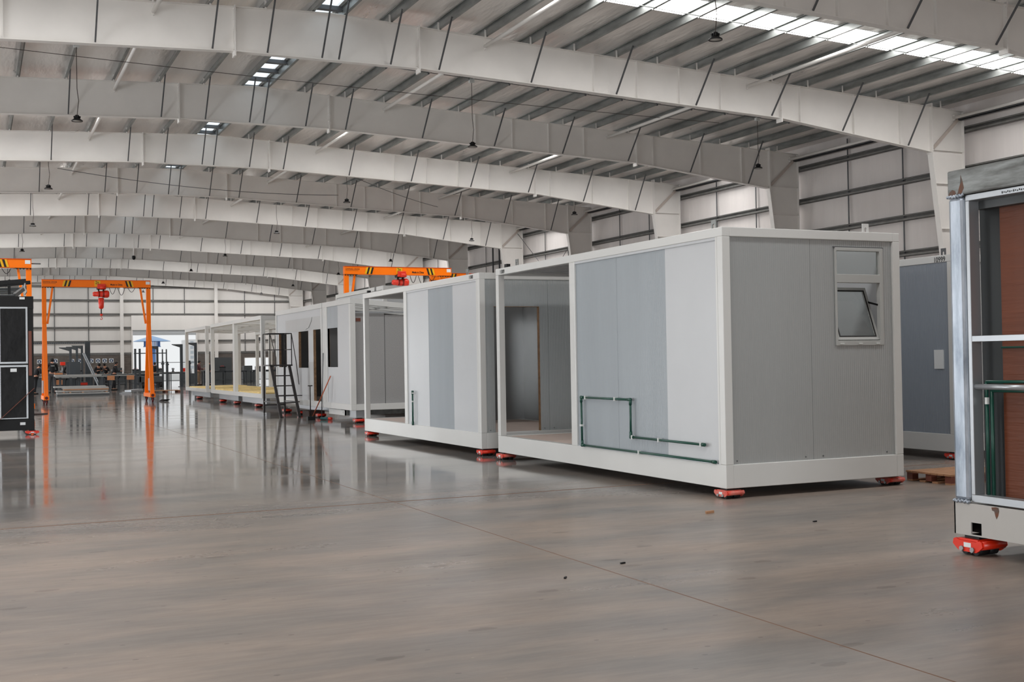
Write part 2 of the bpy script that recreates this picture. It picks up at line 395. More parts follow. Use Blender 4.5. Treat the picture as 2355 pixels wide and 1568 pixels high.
for a, b in STRIPS:
    for s in (-1, 1):
        m = MB(); roofslab(m, RX+s*2.0, RX+s*19.3, a, b, 0.01, 0.02)
        struct('window_%d' % n, m, GRP, 'translucent daylight strip running down the roof'); n += 1
# walls
struct('wall_right', MB().box(XR, YB, 0, XR+0.1, YEND+0.5, 9.2), WALLIN, 'right side wall lined with pale insulation')
m = MB().wall('x', XL-0.1, 0.1, YB, YEND+0.5, 0, 9.2, [(ya, ya+6.0, 0, 4.8) for ya in (15.0, 31.0, 47.0, 63.0, 79.0)])
struct('wall_left', m, WALLIN, 'unseen left side wall with openings added for side light')
struct('wall_front', MB().wall('y', YB-0.1, 0.1, XL, XR, 0, 10.2, [(-6.6, 0.6, 0, 5.15)]), WALLIN, 'near end wall behind the viewpoint')  # its opening is cut for the added front light
D1 = (12.47, 17.8); D2 = (22.05, 24.2)
struct('wall_back', MB().wall('y', YW+0.12, 0.1, XL, XR, 2.37, 10.0, [(D1[0], D1[1], 2.37, 4.49)]), WALLEND, 'far end wall of white sheet above masonry')
struct('wall_back_masonry', MB().wall('y', YW+0.02, 0.2, XL, XR, 0, 2.37, [(D1[0], D1[1], 0, 2.37), (D2[0], D2[1], 0, 1.95)]), BLOCK, 'grey block masonry foot of the far end wall')
# big roller door
dr = thing('door_1', 'wide roller door, mostly open, in the far end wall', 'door', ((D1[0]+D1[1])/2, YW, 0)); dr['kind'] = 'structure'
cx0 = (D1[0]+D1[1])/2; hw = (D1[1]-D1[0])/2
m = MB()
for i in range(5): m.box(-hw, 0.0, 4.05+i*0.088, hw, 0.03+0.012*(i % 2), 4.05+(i+1)*0.088-0.012)
m.build('shutter', SHUT, dr)
MB().box(-hw-0.12, -0.06, 0, -hw, 0.1, 4.49).build('jamb', WHITE_STEEL, dr)
MB().box(hw, -0.06, 0, hw+0.12, 0.1, 4.49).build('jamb', WHITE_STEEL, dr)
MB().box(-hw-0.12, -0.1, 4.49, 19.45-cx0, 0.1, 5.75).build('header_panel', WALLEND, dr)
dr = thing('door_2', 'small open doorway in the masonry of the far wall', 'door', (D2[0], YW, 0)); dr['kind'] = 'structure'
MB().box(-0.06, -0.03, 0, 0, 0.25, 1.98).build('jamb', WHITE_STEEL, dr)
MB().box(D2[1]-D2[0], -0.03, 0, D2[1]-D2[0]+0.06, 0.25, 1.98).build('jamb', WHITE_STEEL, dr)
MB().box(-0.06, -0.03, 1.95, D2[1]-D2[0]+0.06, 0.25, 2.0).build('lintel', WHITE_STEEL, dr)

# ------------------------------------------------------------------ portal frames
bot = [(0, 8.54), (2.2, 8.54), (12.9, 8.10), (18.42, 7.48)]
top = [(0, 9.62), (19.7, 8.76)]
def zbot(d):
    for (a, za), (b, zb) in zip(bot, bot[1:]):
        if d <= b: return za+(zb-za)*(d-a)/(b-a)
    return bot[-1][1]
def ztop(d): return 9.62-(9.62-8.76)*d/19.7
def colin(z): return 18.42+(19.4-18.42)*(7.48-z)/7.48
def make_frame():
    root = thing('portal_frame', '', 'roof frame')
    FL = 0.20; T = 0.014
    for s in (-1, 1):
        X = lambda d: RX+s*d
        # rafter web + flanges
        m = MB()
        poly = [(X(0), 9.62), (X(18.42), ztop(18.42)), (X(18.42), 7.48), (X(12.9), 8.10), (X(2.2), 8.54), (X(0), 8.54)]
        m.prism(poly, 'y', -0.006, 0.006)
        m.build('rafter_web', WHITE_STEEL, root)
        m = MB()
        for (a, za), (b, zb) in zip(bot, bot[1:]): m.prism([(X(a), za), (X(b), zb), (X(b), zb-T), (X(a), za-T)], 'y', -FL/2, FL/2)
        m.prism([(X(0), 9.62), (X(19.7), 8.76), (X(19.7), 8.76+T), (X(0), 9.62+T)], 'y', -FL/2, FL/2)
        m.build('rafter_flange', WHITE_STEEL, root)
        # column
        m = MB()
        m.prism([(X(18.42), 0), (X(18.42), 0.001), (X(19.4), 0.01), (X(18.42), 7.48), (X(18.42), ztop(18.42)), (X(19.7), 8.76), (X(19.7), 0), (X(19.4), 0)][2:], 'y', -0.006, 0.006)
        m.build('column_web', WHITE_STEEL, root)
        m = MB()
        m.prism([(X(19.4), 0), (X(18.42), 7.48), (X(18.405), 7.48), (X(19.385), 0)], 'y', -FL/2, FL/2)
        m.prism([(X(19.69), 0), (X(19.69), 8.76), (X(19.705), 8.76), (X(19.705), 0)], 'y', -FL/2, FL/2)
        m.build('column_flange', WHITE_STEEL, root)
        MB().box(X(19.3), -0.16, 0, X(19.8), 0.16, 0.03).build('base_plate', WHITE_STEEL, root)
        # knee plates
        for z in (7.55, 6.55, 5.2, 3.9):
            MB().prism([(X(colin(min(z, 7.48))), z), (X(19.69), z), (X(19.69), z-0.012), (X(colin(min(z, 7.48))), z-0.012)], 'y', -0.09, 0.09).build('column_stiffener', WHITE_STEEL, root)
        MB().bar((X(18.5), -0.055, 7.6), (X(19.6), -0.055, 8.6), 0.10, 0.014, (0, 1, 0)).build('knee_stiffener', KNEE, root)
        m = MB()
        m.prism([(X(18.4), 7.42), (X(18.4), 8.93), (X(18.44), 8.93), (X(18.44), 7.42)], 'y', -0.12, 0.12)
        m.build('splice_plate', WHITE_STEEL, root)
        for d, zt, zb in ((2.2, 9.56, 8.42), (12.9, 9.10, 7.98)):
            m = MB(); m.prism([(X(d-0.018), zb), (X(d+0.018), zb), (X(d+0.018), zt), (X(d-0.018), zt)], 'y', -0.125, 0.125)
            for i in range(5):
                z = zb+0.1+i*(zt-zb-0.2)/4
                m.tube((X(d-0.035), -0.09, z), (X(d+0.035), -0.09, z), 0.014, 6)
            m.build('splice_plate', WHITE_STEEL, root)
        for d in (6.98, 8.27, 9.58, 10.89, 13.57, 15.49, 17.22):
            MB().box(X(d)-0.006, -0.085, zbot(d), X(d)+0.006, 0.085, ztop(d)).build('web_stiffener', WHITE_STEEL, root)
        for d in (0.2, 1.47, 2.7, 5.17, 7.62, 10.07, 12.56, 15.04, 17.48):
            for t in (-1, 1):
                zr = roofz(X(d))-0.16
                m = MB(); m.bar((X(d), t*0.1, zbot(d)+0.02), (X(d), t*0.98, zr), 0.036, 0.034, (1, 0, 0))
                m.build('flange_brace', GALV_DK, root)
    return root
fr0 = make_frame()
gp = 'white steel portal frames across the hall'
for k in range(0, 12):
    f = fr0 if k == 0 else copy_tree(fr0)
    f.location = (0, FY(k), 0)
    f['group'] = gp
    f['label'] = ('nearest white steel portal frame, crossing the top right corner of the view' if k == 0 else
                  'farthest white portal frame, set against the far end wall' if k == 11 else
                  'white steel portal frame, %s row behind the nearest one' % ORD[k-1])
# end wall columns
for i, x in enumerate((-4.3, 3.62, 11.55, 19.5)):
    m = MB().box(x-0.14, YEND-0.16, 0, x+0.14, YEND-0.14, 8.6).box(x-0.14, YEND+0.0, 0, x+0.14, YEND+0.02, 8.6).box(x-0.006, YEND-0.14, 0, x+0.006, YEND, 8.6)
    tag(m.build('wall_post', WHITE_STEEL), ['white steel post of the far wall, outermost left', 'white steel post of the far wall behind the left leg of the hook crane',
        'white steel post of the far wall just left of the big door', 'white steel post of the far wall right of the big door'][i], 'post', 'steel posts of the far end wall')

# purlins
px_ = [('right', i, 9.08+1.235*i) for i in range(15)] + [('left', i, 6.12-1.235*i) for i in range(14)]
def purlin(x, s):
    z = roofz(x)-0.004; h = 0.2; w = 0.065; t = 0.008
    return MB().prism([(x, z), (x-s*w, z), (x-s*w, z-0.02), (x-s*w+s*t, z-0.02), (x-s*w+s*t, z-t), (x-s*t, z-t), (x-s*t, z-h), (x+s*w, z-h), (x+s*w, z-h+0.02),
                       (x+s*w-s*t, z-h+0.02), (x+s*w-s*t, z-h+t), (x, z-h+t)], 'y', 10.2, YEND+0.05)
for side, i, x in px_:
    o = purlin(x, 1 if side == 'right' else -1).build('purlin', GALV)
    for k in range(0, 12):
        if k == 0: c0 = MB().box(x-0.05, -0.14, roofz(x)-0.27, x-0.005, -0.128, roofz(x)-0.06).build('cleat', WHITE_STEEL, o); cl_ = c0
        else: cl_ = c0.copy(); COL.objects.link(cl_)
        cl_.location = (0, FY(k), 0)
    tag(o, 'galvanised roof purlin, %s to the %s of the ridge purlins' % (ORD[i], side), 'purlin', 'galvanised purlins under the roof')
for x, s, nm in ((7.25, -1, 'left'), (7.95, 1, 'right')):
    o = purlin(x, s).build('ridge_purlin', GALV)
    tag(o, 'galvanised ridge purlin along the %s edge of the open ridge slot' % nm, 'purlin', 'purlins along the ridge slot')
m = MB()
for j in range(89):
    y = 10.5+j*1.06
    m.box(7.27, y, roofz(RX)-0.12, 7.93, y+0.16, roofz(RX)-0.09)
    m.box(7.27, y, roofz(RX)-0.09, 7.93, y+0.02, roofz(RX)-0.02)
tag(m.build('ridge_spacer', GALV_DK), 'short dark steel rungs bridging the daylight slot along the ridge', 'bracing', kind='stuff')

# bridging bars half-way along each bay
for b in range(0, 11):
    y = FY(b)+SP/2+(0.0 if b % 2 else 0.02)
    for s in (-1, 1):
        m = MB(); m.bar((RX+s*0.35, y, roofz(RX)-0.2), (RX+s*18.8, y, roofz(RX+18.8)-0.2), 0.03, 0.012)
        for i in range(15):
            x = RX+s*(1.48+1.235*i)
            m.box(x-0.015, y-0.03, roofz(x)-0.24, x+0.015, y+0.03, roofz(x)-0.1)
        tag(m.build('bridging_bar', GALV_DK if b % 2 else GALV), 'thin steel bridging bar tying the purlins %s the ridge, %s roof bay' % ('right of' if s > 0 else 'left of', ORD[b]), 'bar', 'bridging bars between purlins')

# strut tubes between the frames
for b in range(0, 11):
    if b == 10: continue
    for d, nm in ((-3.95, 'left of the ridge'), (3.95, 'just right of the ridge'), (11.8, 'midway down the right slope'), (19.35, 'along the right eave')):
        x = RX+d; z = ztop(abs(d))-0.21
        m = MB().tube((x, FY(b)+0.05, z), (x, FY(b+1)-0.05, z), 0.048, 14)
        o = m.build('strut_tube', WHITE_STEEL)
        m = MB()
        for y in (FY(b)+0.012, FY(b+1)-0.09): m.box(x-0.012, y, z-0.08, x+0.012, y+0.08, z+0.08)
        m.build('end_plate', WHITE_STEEL, o)
        tag(o, 'round white strut tube %s, %s roof bay' % (nm, ORD[b]), 'strut', 'white strut tubes between the frames')

# girts and sag rods
def cgirt(y0, y1, x, z):
    m = MB()
    m.box(x, y0, z-0.09, x+0.008, y1, z+0.09); m.box(x, y0, z+0.082, x+0.13, y1, z+0.09); m.box(x, y0, z-0.09, x+0.13, y1, z-0.082)
    m.box(x+0.122, y0, z+0.05, x+0.13, y1, z+0.09)
    return m
GZ = (1.3, 2.42, 3.55, 4.70, 5.85, 7.03, 8.22)
for i, z in enumerate(GZ):
    m = MB(); m.box(27.33, 10.8, z-0.01, 27.47, YEND, z+0.0); m.box(27.33, 10.8, z+0.09, 27.47, YEND, z+0.1); m.box(27.46, 10.8, z-0.09, 27.47, YEND, z+0.1)
    m.box(27.33, 10.8, z+0.06, 27.34, YEND, z+0.1); m.box(27.33, 10.8, z-0.09, 27.34, YEND, z-0.0); m.box(27.33, 10.8, z-0.09, 27.47, YEND, z-0.08)
    tag(m.build('girt', GIRT), 'galvanised girt along the right wall, %s row from the top' % ORD[6-i], 'girt', 'girts along the right wall')
for b in range(0, 11):
    for j in (1, 2):
        y = FY(b)+SP*j/3
        m = MB().box(27.395, y-0.022, 0.0, 27.42, y+0.022, 8.9)
        tag(m.build('sag_rod', GALV_DK), 'thin dark upright tie across the right wall girts, %s wall bay, %s of two' % (ORD[b], 'nearer' if j == 1 else 'farther'), 'tie', 'upright ties on the right wall')
for i, z in enumerate((2.49, 3.53, 4.70, 5.85, 7.03, 8.2)):
    m = MB()
    segs = [(XL, XR)] if z > 5.8 else [(XL, D1[0]-0.1), (19.5, XR)] if z > 4.5 else [(XL, D1[0]-0.1), (D1[1]+0.1, XR)]
    for a, b in segs:
        m.box(a, YW-0.02, z-0.08, b, YW-0.01, z+0.08); m.box(a, YW-0.02, z+0.07, b, YW+0.11, z+0.08); m.box(a, YW-0.02, z-0.08, b, YW+0.11, z-0.07)
    tag(m.build('girt', GIRT), 'galvanised girt across the far end wall, %s row from the top' % ORD[5-i], 'girt', 'girts across the far end wall')
for i, x in enumerate((0.95, 6.2, 8.9, 14.2, 16.85, 22.1, 24.8)):
    z0 = 5.75 if 12 < x < 18 else 2.4
    tag(MB().box(x-0.025, YW+0.04, z0, x+0.025, YW+0.07, 8.6).build('sag_rod', GALV_DK), 'thin dark upright tie on the far wall, %s from the left' % ORD[i], 'tie', 'upright ties on the far wall')
# dark channel under the right eave
tag(MB().box(27.1, 10.3, 8.50, 27.16, YEND, 8.62).box(27.1, 10.3, 8.50, 27.3, YEND, 8.51).build('eave_channel', GALV_DK), 'dark channel running under the right eave', 'beam')

# vertical conduits on the right wall
for y, lab in ((60.6, 'nearer'), (61.5, 'farther')):
    tag(MB().tube((27.2, y, 0), (27.2, y, 8.4), 0.05, 8).build('conduit', GALV_DK), 'dark vertical conduit on the right wall above the middle module, %s of two' % lab, 'conduit', 'wall conduits')
# cable braces
def sagcable(p, q, sag, r, n=14):
    p, q = Vector(p), Vector(q); pts = []
    for i in range(n+1):
        t = i/n; v = p.lerp(q, t); v.z -= sag*4*t*(1-t); pts.append(tuple(v))
    return MB().path(pts, r, 5)
tag(sagcable((-4, 30.05, 9.25), (21.6, 30.9, 8.9), 0.12, 0.008, 20).build('power_cable', WIREM), 'thin power cable strung across the hall below the purlins in the second bay', 'cable')
tag(sagcable((3, FY(4)-2.0, 9.1), (14.5, FY(4)-0.6, 8.75), 0.25, 0.012).build('brace_cable', GALV_DK), 'thin dark brace cable crossing before the fourth frame row', 'cable')
tag(sagcable((11.9, FY(3)+0.5, 9.0), (19.2, FY(4)-0.4, 8.45), 0.15, 0.012).build('brace_cable', GALV_DK), 'thin dark brace cable falling to the right under the roof', 'cable')
tag(MB().path([(27.1, FY(4)+0.1, 8.3), (27.1, FY(5)-0.1, 3.2)], 0.015, 6).build('brace_rod', GALV_DK), 'dark diagonal brace rod beside the right wall, falling away from view', 'brace')
tag(MB().path([(27.0, FY(4)+0.1, 3.2), (27.0, FY(5)-0.1, 8.3)], 0.015, 6).build('brace_rod', GALV_DK), 'dark diagonal brace rod beside the right wall, rising away from view', 'brace')

# ------------------------------------------------------------------ high-bay lamps
def make_lamp():
    root = thing('high_bay_lamp', '', 'lamp')
    MB().lathe([(0.05, 0.075), (0.085, 0.055), (0.133, 0.022), (0.136, 0.0), (0.118, 0.0), (0.112, 0.012)], 24).build('lamp_shade', LAMPBLK, root)
    MB().lathe([(0.113, 0.014), (0.113, 0.008), (0.001, 0.006)], 20).build('lens', LAMPGL, root)
    m = MB().lathe([(0.045, 0.15), (0.05, 0.13), (0.05, 0.06), (0.04, 0.06)], 14)
    for i in range(12):
        t = 2*PI*i/12; m.bar((0.03*math.cos(t), 0.03*math.sin(t), 0.10), (0.078*math.cos(t), 0.078*math.sin(t), 0.085), 0.006, 0.07)
    m.build('heat_sink', LAMPBLK, root)
    m = MB().path([(0, 0, 0.14), (0.04, 0.0, 0.5), (0.005, 0, 0.8), (0, 0, 1.83)], 0.009, 6); m.build('cord', WIREM, root)
    MB().box(-0.07, -0.05, 1.81, 0.07, 0.05, 1.93).build('junction_box', CLIP_W, root)
    return root
lamp0 = make_lamp()
cols = ((2.36, 'left'), (12.85, 'middle'), (22.67, 'right'))
lr = [18.6+11.75*i for i in range(8)]
first = True
for j, y in enumerate(lr):
    for x, nm in cols:
        if y < 20 and x != 12.85: continue
        L_ = lamp0 if first else copy_tree(lamp0); first = False
        if y < 20: y -= 0.15
        elif abs((y-A0)/SP-round((y-A0)/SP)) < 0.1: y += 0.25
        zl = 7.50 if x < 20 else 7.42
        L_.location = (x, y, zl)
        for ch in L_.children:
            if ch.name.startswith('cord') or ch.name.startswith('junction'):
                k_ = (roofz(x)-0.19-zl)/1.93
                ch.scale = (1, 1, k_)
        lab = 'black bell-shaped high-bay lamp hanging in the %s line, %s row from the front' % (nm, ORD[j])
        L_['label'] = lab; L_['group'] = 'hanging high-bay lamps'
cc = thing('security_camera', 'small dark dome camera hanging on a white drop pole before far frames', 'camera', (8.0, 66.5, 7.35))
MB().tube((0, 0, 0.1), (0, 0, 1.1), 0.03, 8).build('pole', WHITE_STEEL, cc)
MB().lathe([(0.001, -0.12), (0.07, -0.09), (0.1, 0), (0.1, 0.1), (0.02, 0.12)], 14).build('housing', BLACKP, cc)

# ------------------------------------------------------------------ machinery dollies
def make_dolly(m1, name='machinery_dolly'):
    """plates face -x/+x, tubes along x; centre at origin"""
    root = thing(name, '', 'dolly')
    for s in (-1, 1):
        x = s*0.105
        poly = [(-0.125, 0.055), (-0.118, 0.082), (-0.10, 0.088), (-0.07, 0.078), (0.07, 0.078), (0.10, 0.088), (0.118, 0.082), (0.125, 0.055), (0.09, 0.03), (0.07, 0.02), (-0.07, 0.02), (-0.09, 0.03)]
        MB().prism(poly, 'x', x-0.006, x+0.006).build('side_plate', m1, root)
        m = MB()
        for y in (-0.045, 0.045): m.tube((x+s*0.004, y, 0.034), (x+s*0.02, y, 0.034), 0.015, 8)
        m.build('axle_nut', STEEL, root)
    for y in (-0.104, 0.104): MB().tube((-0.10, y, 0.062), (0.10, y, 0.062), 0.024, 14).build('handle_tube', m1, root)
    for y in (-0.045, 0.045):
        m = MB()
        for x0 in (-0.085, 0.008): m.tube((x0, y, 0.034), (x0+0.077, y, 0.034), 0.033, 16)
        m.build('roller', RUBBER, root)
    MB().box(-0.10, -0.078, 0.079, 0.10, 0.078, 0.09).build('top_plate', m1, root)
    MB().box(-0.07, -0.06, 0.0905, 0.07, 0.06, 0.106).build('rubber_pad', RUBBER, root)
    MB().box(-0.113, -0.03, 0.045, -0.1115, 0.03, 0.07).build('plate_badge', SIGNW, root)
    return root
dol_red = make_dolly(RED); dol_worn = make_dolly(REDP)
used = {}
def dolly(kind, x, y, rz, label, h=0.11, s=1.0):
    src = dol_red if kind == 'red' else dol_worn
    d = src if kind not in used else copy_tree(src); used[kind] = 1
    d.location = (x, y, 0); d.rotation_euler = (0, 0, rz); d.scale = (s, s, h/0.11)
    d['label'] = label; d['group'] = 'machinery dollies under the modules'
    return d

# ------------------------------------------------------------------ the white site modules
MW, ML, MH = 2.44, 5.956, 2.78
def lug(root, x, y, m1, along='y'):
    mb = MB(); h = 0.10; w = 0.045
    poly = [(-w, 0), (-0.018, 0), (-0.018, 0.045), (0, 0.06), (0.018, 0.045), (0.018, 0), (w, 0), (w, h), (-w, h)]
    if along == 'y': mb.prism([(y+u, MH+v) for u, v in poly], 'x', x-0.006, x+0.006)
    else: mb.prism([(x+u, MH+v) for u, v in poly], 'y', y-0.006, y+0.006)
    return mb.build('lifting_lug', m1, root)
def module_frame(root, base=0.25, topr=0.10, mid=True):
    P = 0.10; bv = 0.006
    m = MB().box(0, 0, 0, P, ML, base).box(MW-P, 0, 0, MW, ML, base).box(P, 0, 0, MW-P, P, base).box(P, ML-P, 0, MW-P, ML, base)
    m.build('base_frame', MODWHITE, root, bv)
    m = MB().box(0, 0, MH-topr, P, ML, MH).box(MW-P, 0, MH-topr, MW, ML, MH).box(P, 0, MH-topr, MW-P, P, MH).box(P, ML-P, MH-topr, MW-P, ML, MH)
    m.build('roof_frame', MODWHITE, root, bv)
    for x, y in ((0, 0), (MW-P, 0), (0, ML-P), (MW-P, ML-P)):
        MB().box(x, y, base, x+P, y+P, MH-topr).build('corner_post', MODWHITE, root, bv)
    if mid: MB().box(0.0, 3.38, base, 0.08, 3.53, MH-topr).build('mid_post', MODWHITE, root, 0.005)
    MB().box(P, P, base-0.03, MW-P, ML-P, base-0.008).build('floor_board', FLOORBOARD, root)
def ceiling_deck(root, y0, y1):
    m = MB()
    for i in range(int((y1-y0)/0.2)): m.box(0.1, y0+i*0.2, MH-0.085, MW-0.1, y0+i*0.2+0.1, MH-0.06)
    m.box(0.1, y0, MH-0.06, MW-0.1, y1, MH-0.05)
    m.build('ceiling_deck', PAN_PLAIN, root)
def pipe_run(root, pts, clips, m1=PIPE_GREEN, r=0.0135, x=-0.018):
    m = MB()
    P3 = [(x, y, z) for y, z in pts]
    m.path(P3, r, 12)
    for p in P3[1:-1]: m.lathe([(0.001, -0.022), (0.014, -0.02), (0.021, -0.008), (0.021, 0.008), (0.014, 0.02), (0.001, 0.022)], 12, p)
    for p, q in ((P3[0], P3[1]), (P3[-1], P3[-2])):
        d = (Vector(q)-Vector(p)).normalized()*0.05; m.tube(p, tuple(Vector(p)+d), r*1.45, 12)
    for a, b in zip(P3, P3[1:]):
        d = (Vector(b)-Vector(a)); l = d.length; d.normalize()
        for t in (0.03, l-0.03):
            c = Vector(a)+d*t; m.tube(tuple(c-d*0.035), tuple(c+d*0.035), r*1.35, 12)
    o = m.build('water_pipe', m1, root)
    for y, z, ax in clips:
        if ax == 'h': MB().box(x-0.02, y-0.012, z-0.024, 0, y+0.012, z+0.024).build('pipe_clip', CLIP_W, o)
        else: MB().box(x-0.02, y-0.024, z-0.012, 0, y+0.024, z+0.012).build('pipe_clip', CLIP_W, o)
    return o

# --- module with the tilted window (nearest complete module)
c3 = thing('site_module', 'nearest white prefab module with ribbed grey end wall, small tilted window and green water pipes', 'module', (7.2256, 10.328, 0.11), -0.0021, 'white prefab modules down the hall')
module_frame(c3)
TB, TT = 0.25, 2.68
MB().box(0.022, 0.13, TB, 0.06, 1.168, TT).build('wall_panel', PAN_LIGHT, c3)
MB().box(0.024, 1.172, TB, 0.06, 2.298, TT).build('wall_panel', PAN_BLUE, c3)
MB().box(0.024, 2.302, TB, 0.06, 3.385, TT).build('wall_panel', PAN_BLUE, c3)
MB().box(0.0, 0.10, TB, 0.05, 0.13, TT).build('edge_trim', MODWHITE, c3)
MB().box(0.008, 0.13, TT-0.03, 0.026, 3.38, TT).build('head_trim', PAN_LIGHT, c3)
MB().box(0.008, 0.13, TB, 0.026, 3.38, TB+0.014).build('sill_trim', ALU, c3)
MB().box(0.08, 3.40, TB, MW-0.1, 3.46, TT).build('partition_wall', PAN_PLAIN, c3)
MB().box(MW-0.06, 0.1, TB, MW-0.02, ML-0.1, TT).build('side_wall', PAN_RIBY, c3)
MB().box(MW-0.08, 0.1, TB, MW-0.061, ML-0.1, TT).build('inner_lining', PAN_LIGHT, c3)
MB().box(0.061, 0.1, TB, 0.07, 3.39, TT).build('inner_lining', PAN_LIGHT, c3)
MB().wall('y', 0.03, 0.05, 0.105, 1.178, TB, TT).build('end_panel', PAN_RIB, c3)
WX0, WX1, WZ0, WZ1 = 1.51, 2.21, 1.50, 2.61
MB().wall('y', 0.03, 0.05, 1.182, 2.335, TB, TT, [(WX0, WX1, WZ0, WZ1)]).build('end_panel', PAN_RIB, c3)
MB().box(1.178, 0.034, TB, 1.182, 0.08, TT).build('panel_joint', GALV_DK, c3)
ceiling_deck(c3, 3.5, ML-0.1)
m = MB()
for x in (0.16, 1.07, 1.31, 2.22): m.tube((x, 0.022, TB+0.035), (x, 0.032, TB+0.035), 0.008, 8)
m.build('panel_screw', GALV_DK, c3)
win = MB().wall('y', 0.012, 0.06, WX0+0.008, WX1-0.012, WZ0, WZ1-0.01, [(1.542, 2.152, 1.555, 2.205), (1.542, 2.152, 2.30, 2.562)]).build('window_frame', WINFR, c3, 0.004)
MB().box(WX1-0.012, 0.026, WZ0, WX1, 0.05, WZ1-0.01).build('foam_edge', FRAMEWD, win)
MB().box(WX0-0.01, 0.014, WZ1-0.012, WX1+0.002, 0.035, WZ1).build('shadow_gap', GALV_DK, win)
MB().box(1.542, 0.04, 2.30, 2.152, 0.046, 2.562).build('glass_pane', GLASS, win)
m = MB()
for x in (1.57, 1.83, 2.08): m.box(x, 0.002, 1.514, x+0.05, 0.014, 1.53)
m.build('drain_cap', CLIP_W, win)
# sash, hinged at the bottom and leaning inwards
sash = MB().wall('y', -0.02, 0.04, 1.545, 2.15, 0.0, 0.645, [(1.585, 2.11, 0.04, 0.605)]).build('window_sash', WINFR, c3, 0.004)
sash.location = (0, 0.045, 1.557); sash.rotation_euler = (-0.36, 0, 0)
MB().wall('y', -0.024, 0.005, 1.583, 2.112, 0.036, 0.609, [(1.597, 2.098, 0.05, 0.595)]).build('rubber_seal', RUBBER, sash)
MB().box(1.59, -0.004, 0.045, 2.105, 0.002, 0.60).build('glass_pane', GLASS, sash)
MB().bar((2.135, 0.21, 2.0), (2.15, 0.05, 1.96), 0.012, 0.02).build('stay_arm', BLACKP, c3)
pipe_run(c3, [(0.17, 0.272), (3.20, 0.272), (3.21, 0.895), (1.945, 0.895), (1.945, 0.445), (0.37, 0.445)],
         [(1.75, 0.272, 'h'), (3.205, 0.53, 'v'), (3.08, 0.895, 'h'), (2.31, 0.895, 'h'), (1.90, 0.445, 'h'), (1.30, 0.445, 'h'), (0.43, 0.445, 'h')])
lug(c3, 0.06, 0.23, GALV, 'y'); lug(c3, 1.99, 0.05, MODWHITE, 'x'); lug(c3, 0.06, 5.3, GALV, 'y')
MB().box(0.03, 5.60, MH, 0.09, 5.69, MH+0.055).build('rubber_cap', BLACKP, c3)
text('number_marking', '11009', 0.085, BLACKM, c3, (-0.002, 5.79, 2.695), (PI/2, 0, -PI/2), 0.0012, sx=0.8)

# --- second module
c2 = thing('site_module', 'second white prefab module in the row, end wall with tall door cut-out, short green pipe', 'module', (7.2475, 16.946, 0.11), 0.0054, 'white prefab modules down the hall')
module_frame(c2)
MB().box(0.022, 0.13, TB, 0.06, 1.168, TT).build('wall_panel', PAN_LIGHT, c2)
MB().box(0.024, 1.172, TB, 0.06, 2.298, TT).build('wall_panel', PAN_BLUE, c2)
MB().box(0.022, 2.302, TB, 0.06, 3.385, TT).build('wall_panel', PAN_LIGHT, c2)
MB().box(0.0, 0.10, TB, 0.05, 0.13, TT).build('edge_trim', MODWHITE, c2)
MB().box(0.008, 0.13, TT-0.03, 0.026, 3.38, TT).build('head_trim', PAN_LIGHT, c2)
MB().box(0.08, 3.40, TB, MW-0.055, 3.46, TT).build('partition_wall', DOORDK, c2)
MB().box(MW-0.06, 0.1, TB, MW-0.02, ML-0.1, TT).build('side_wall', DOORDK, c2)
dw = MB().wall('y', 0.03, 0.05, 0.105, 1.218, TB, TT, [(0.26, 1.06, TB+0.0, 2.24)]).build('end_panel', PAN_RIB, c2)
MB().box(1.05, 0.028, TB, 1.062, 0.085, 2.245).build('cut_edge', FRAMEWD, c2)
MB().box(0.255, 0.028, 2.24, 1.062, 0.085, 2.248).build('cut_edge', FRAMEWD, c2)
MB().wall('y', 0.03, 0.05, 1.222, 2.335, TB, TT).build('end_panel', PAN_RIB, c2)
MB().box(1.218, 0.034, TB, 1.222, 0.08, TT).build('panel_joint', GALV_DK, c2)
m = MB()
for x in (0.17, 1.13, 1.3): m.tube((x, 0.022, TB+0.035), (x, 0.032, TB+0.035), 0.008, 8)
m.build('panel_screw', GALV_DK, c2)
ceiling_deck(c2, 3.5, ML-0.1)
pipe_run(c2, [(3.06, 0.245), (3.06, 0.86)], [(3.06, 0.67, 'v'), (3.06, 0.82, 'v')], r=0.016)
lug(c2, 0.06, 5.33, GALV, 'y'); lug(c2, 0.06, 0.6, GALV, 'y')
MB().box(0.03, 5.70, MH, 0.09, 5.78, MH+0.055).build('rubber_cap', BLACKP, c2)
text('number_marking', '11008', 0.085, BLACKM, c2, (-0.002, 0.41, 2.70), (PI/2, 0, -PI/2), 0.0012, sx=0.8)

# --- blue ribbed module standing behind on the right
c4 = thing('site_module', 'white-framed prefab module with blue-grey ribbed side wall, behind on the right, numbered 10999', 'module', (12.47, 12.30, 0.11), 0, 'white prefab modules down the hall')
module_frame(c4, mid=False)
MB().box(0.02, 0.1, TB, 0.06, ML-0.1, TT).build('wall_panel', PAN_RIBY, c4)
MB().wall('y', 0.03, 0.05, 0.1, MW-0.1, TB, TT).build('end_panel', PAN_RIB, c4)
MB().box(MW-0.06, 0.1, TB, MW-0.02, ML-0.1, TT).build('side_wall', PAN_RIBY, c4)
MB().box(0.1, 0.1, MH-0.07, MW-0.1, ML-0.1, MH-0.05).build('ceiling_deck', PAN_PLAIN, c4)
MB().box(0.1, ML-0.08, TB, MW-0.1, ML-0.03, TT).build('end_panel', PAN_RIB, c4)
MB().wall('x', 0.0, 0.02, 0.205, 0.375, 1.17, 1.44).build('paper_notice', SIGNW, c4)
lug(c4, 0.06, 0.215, GALV_DK, 'y')
text('number_marking', '10999', 0.105, BLACKM, c4, (-0.002, 0.345, 2.685), (PI/2, 0, -PI/2), 0.0012, sx=0.85)

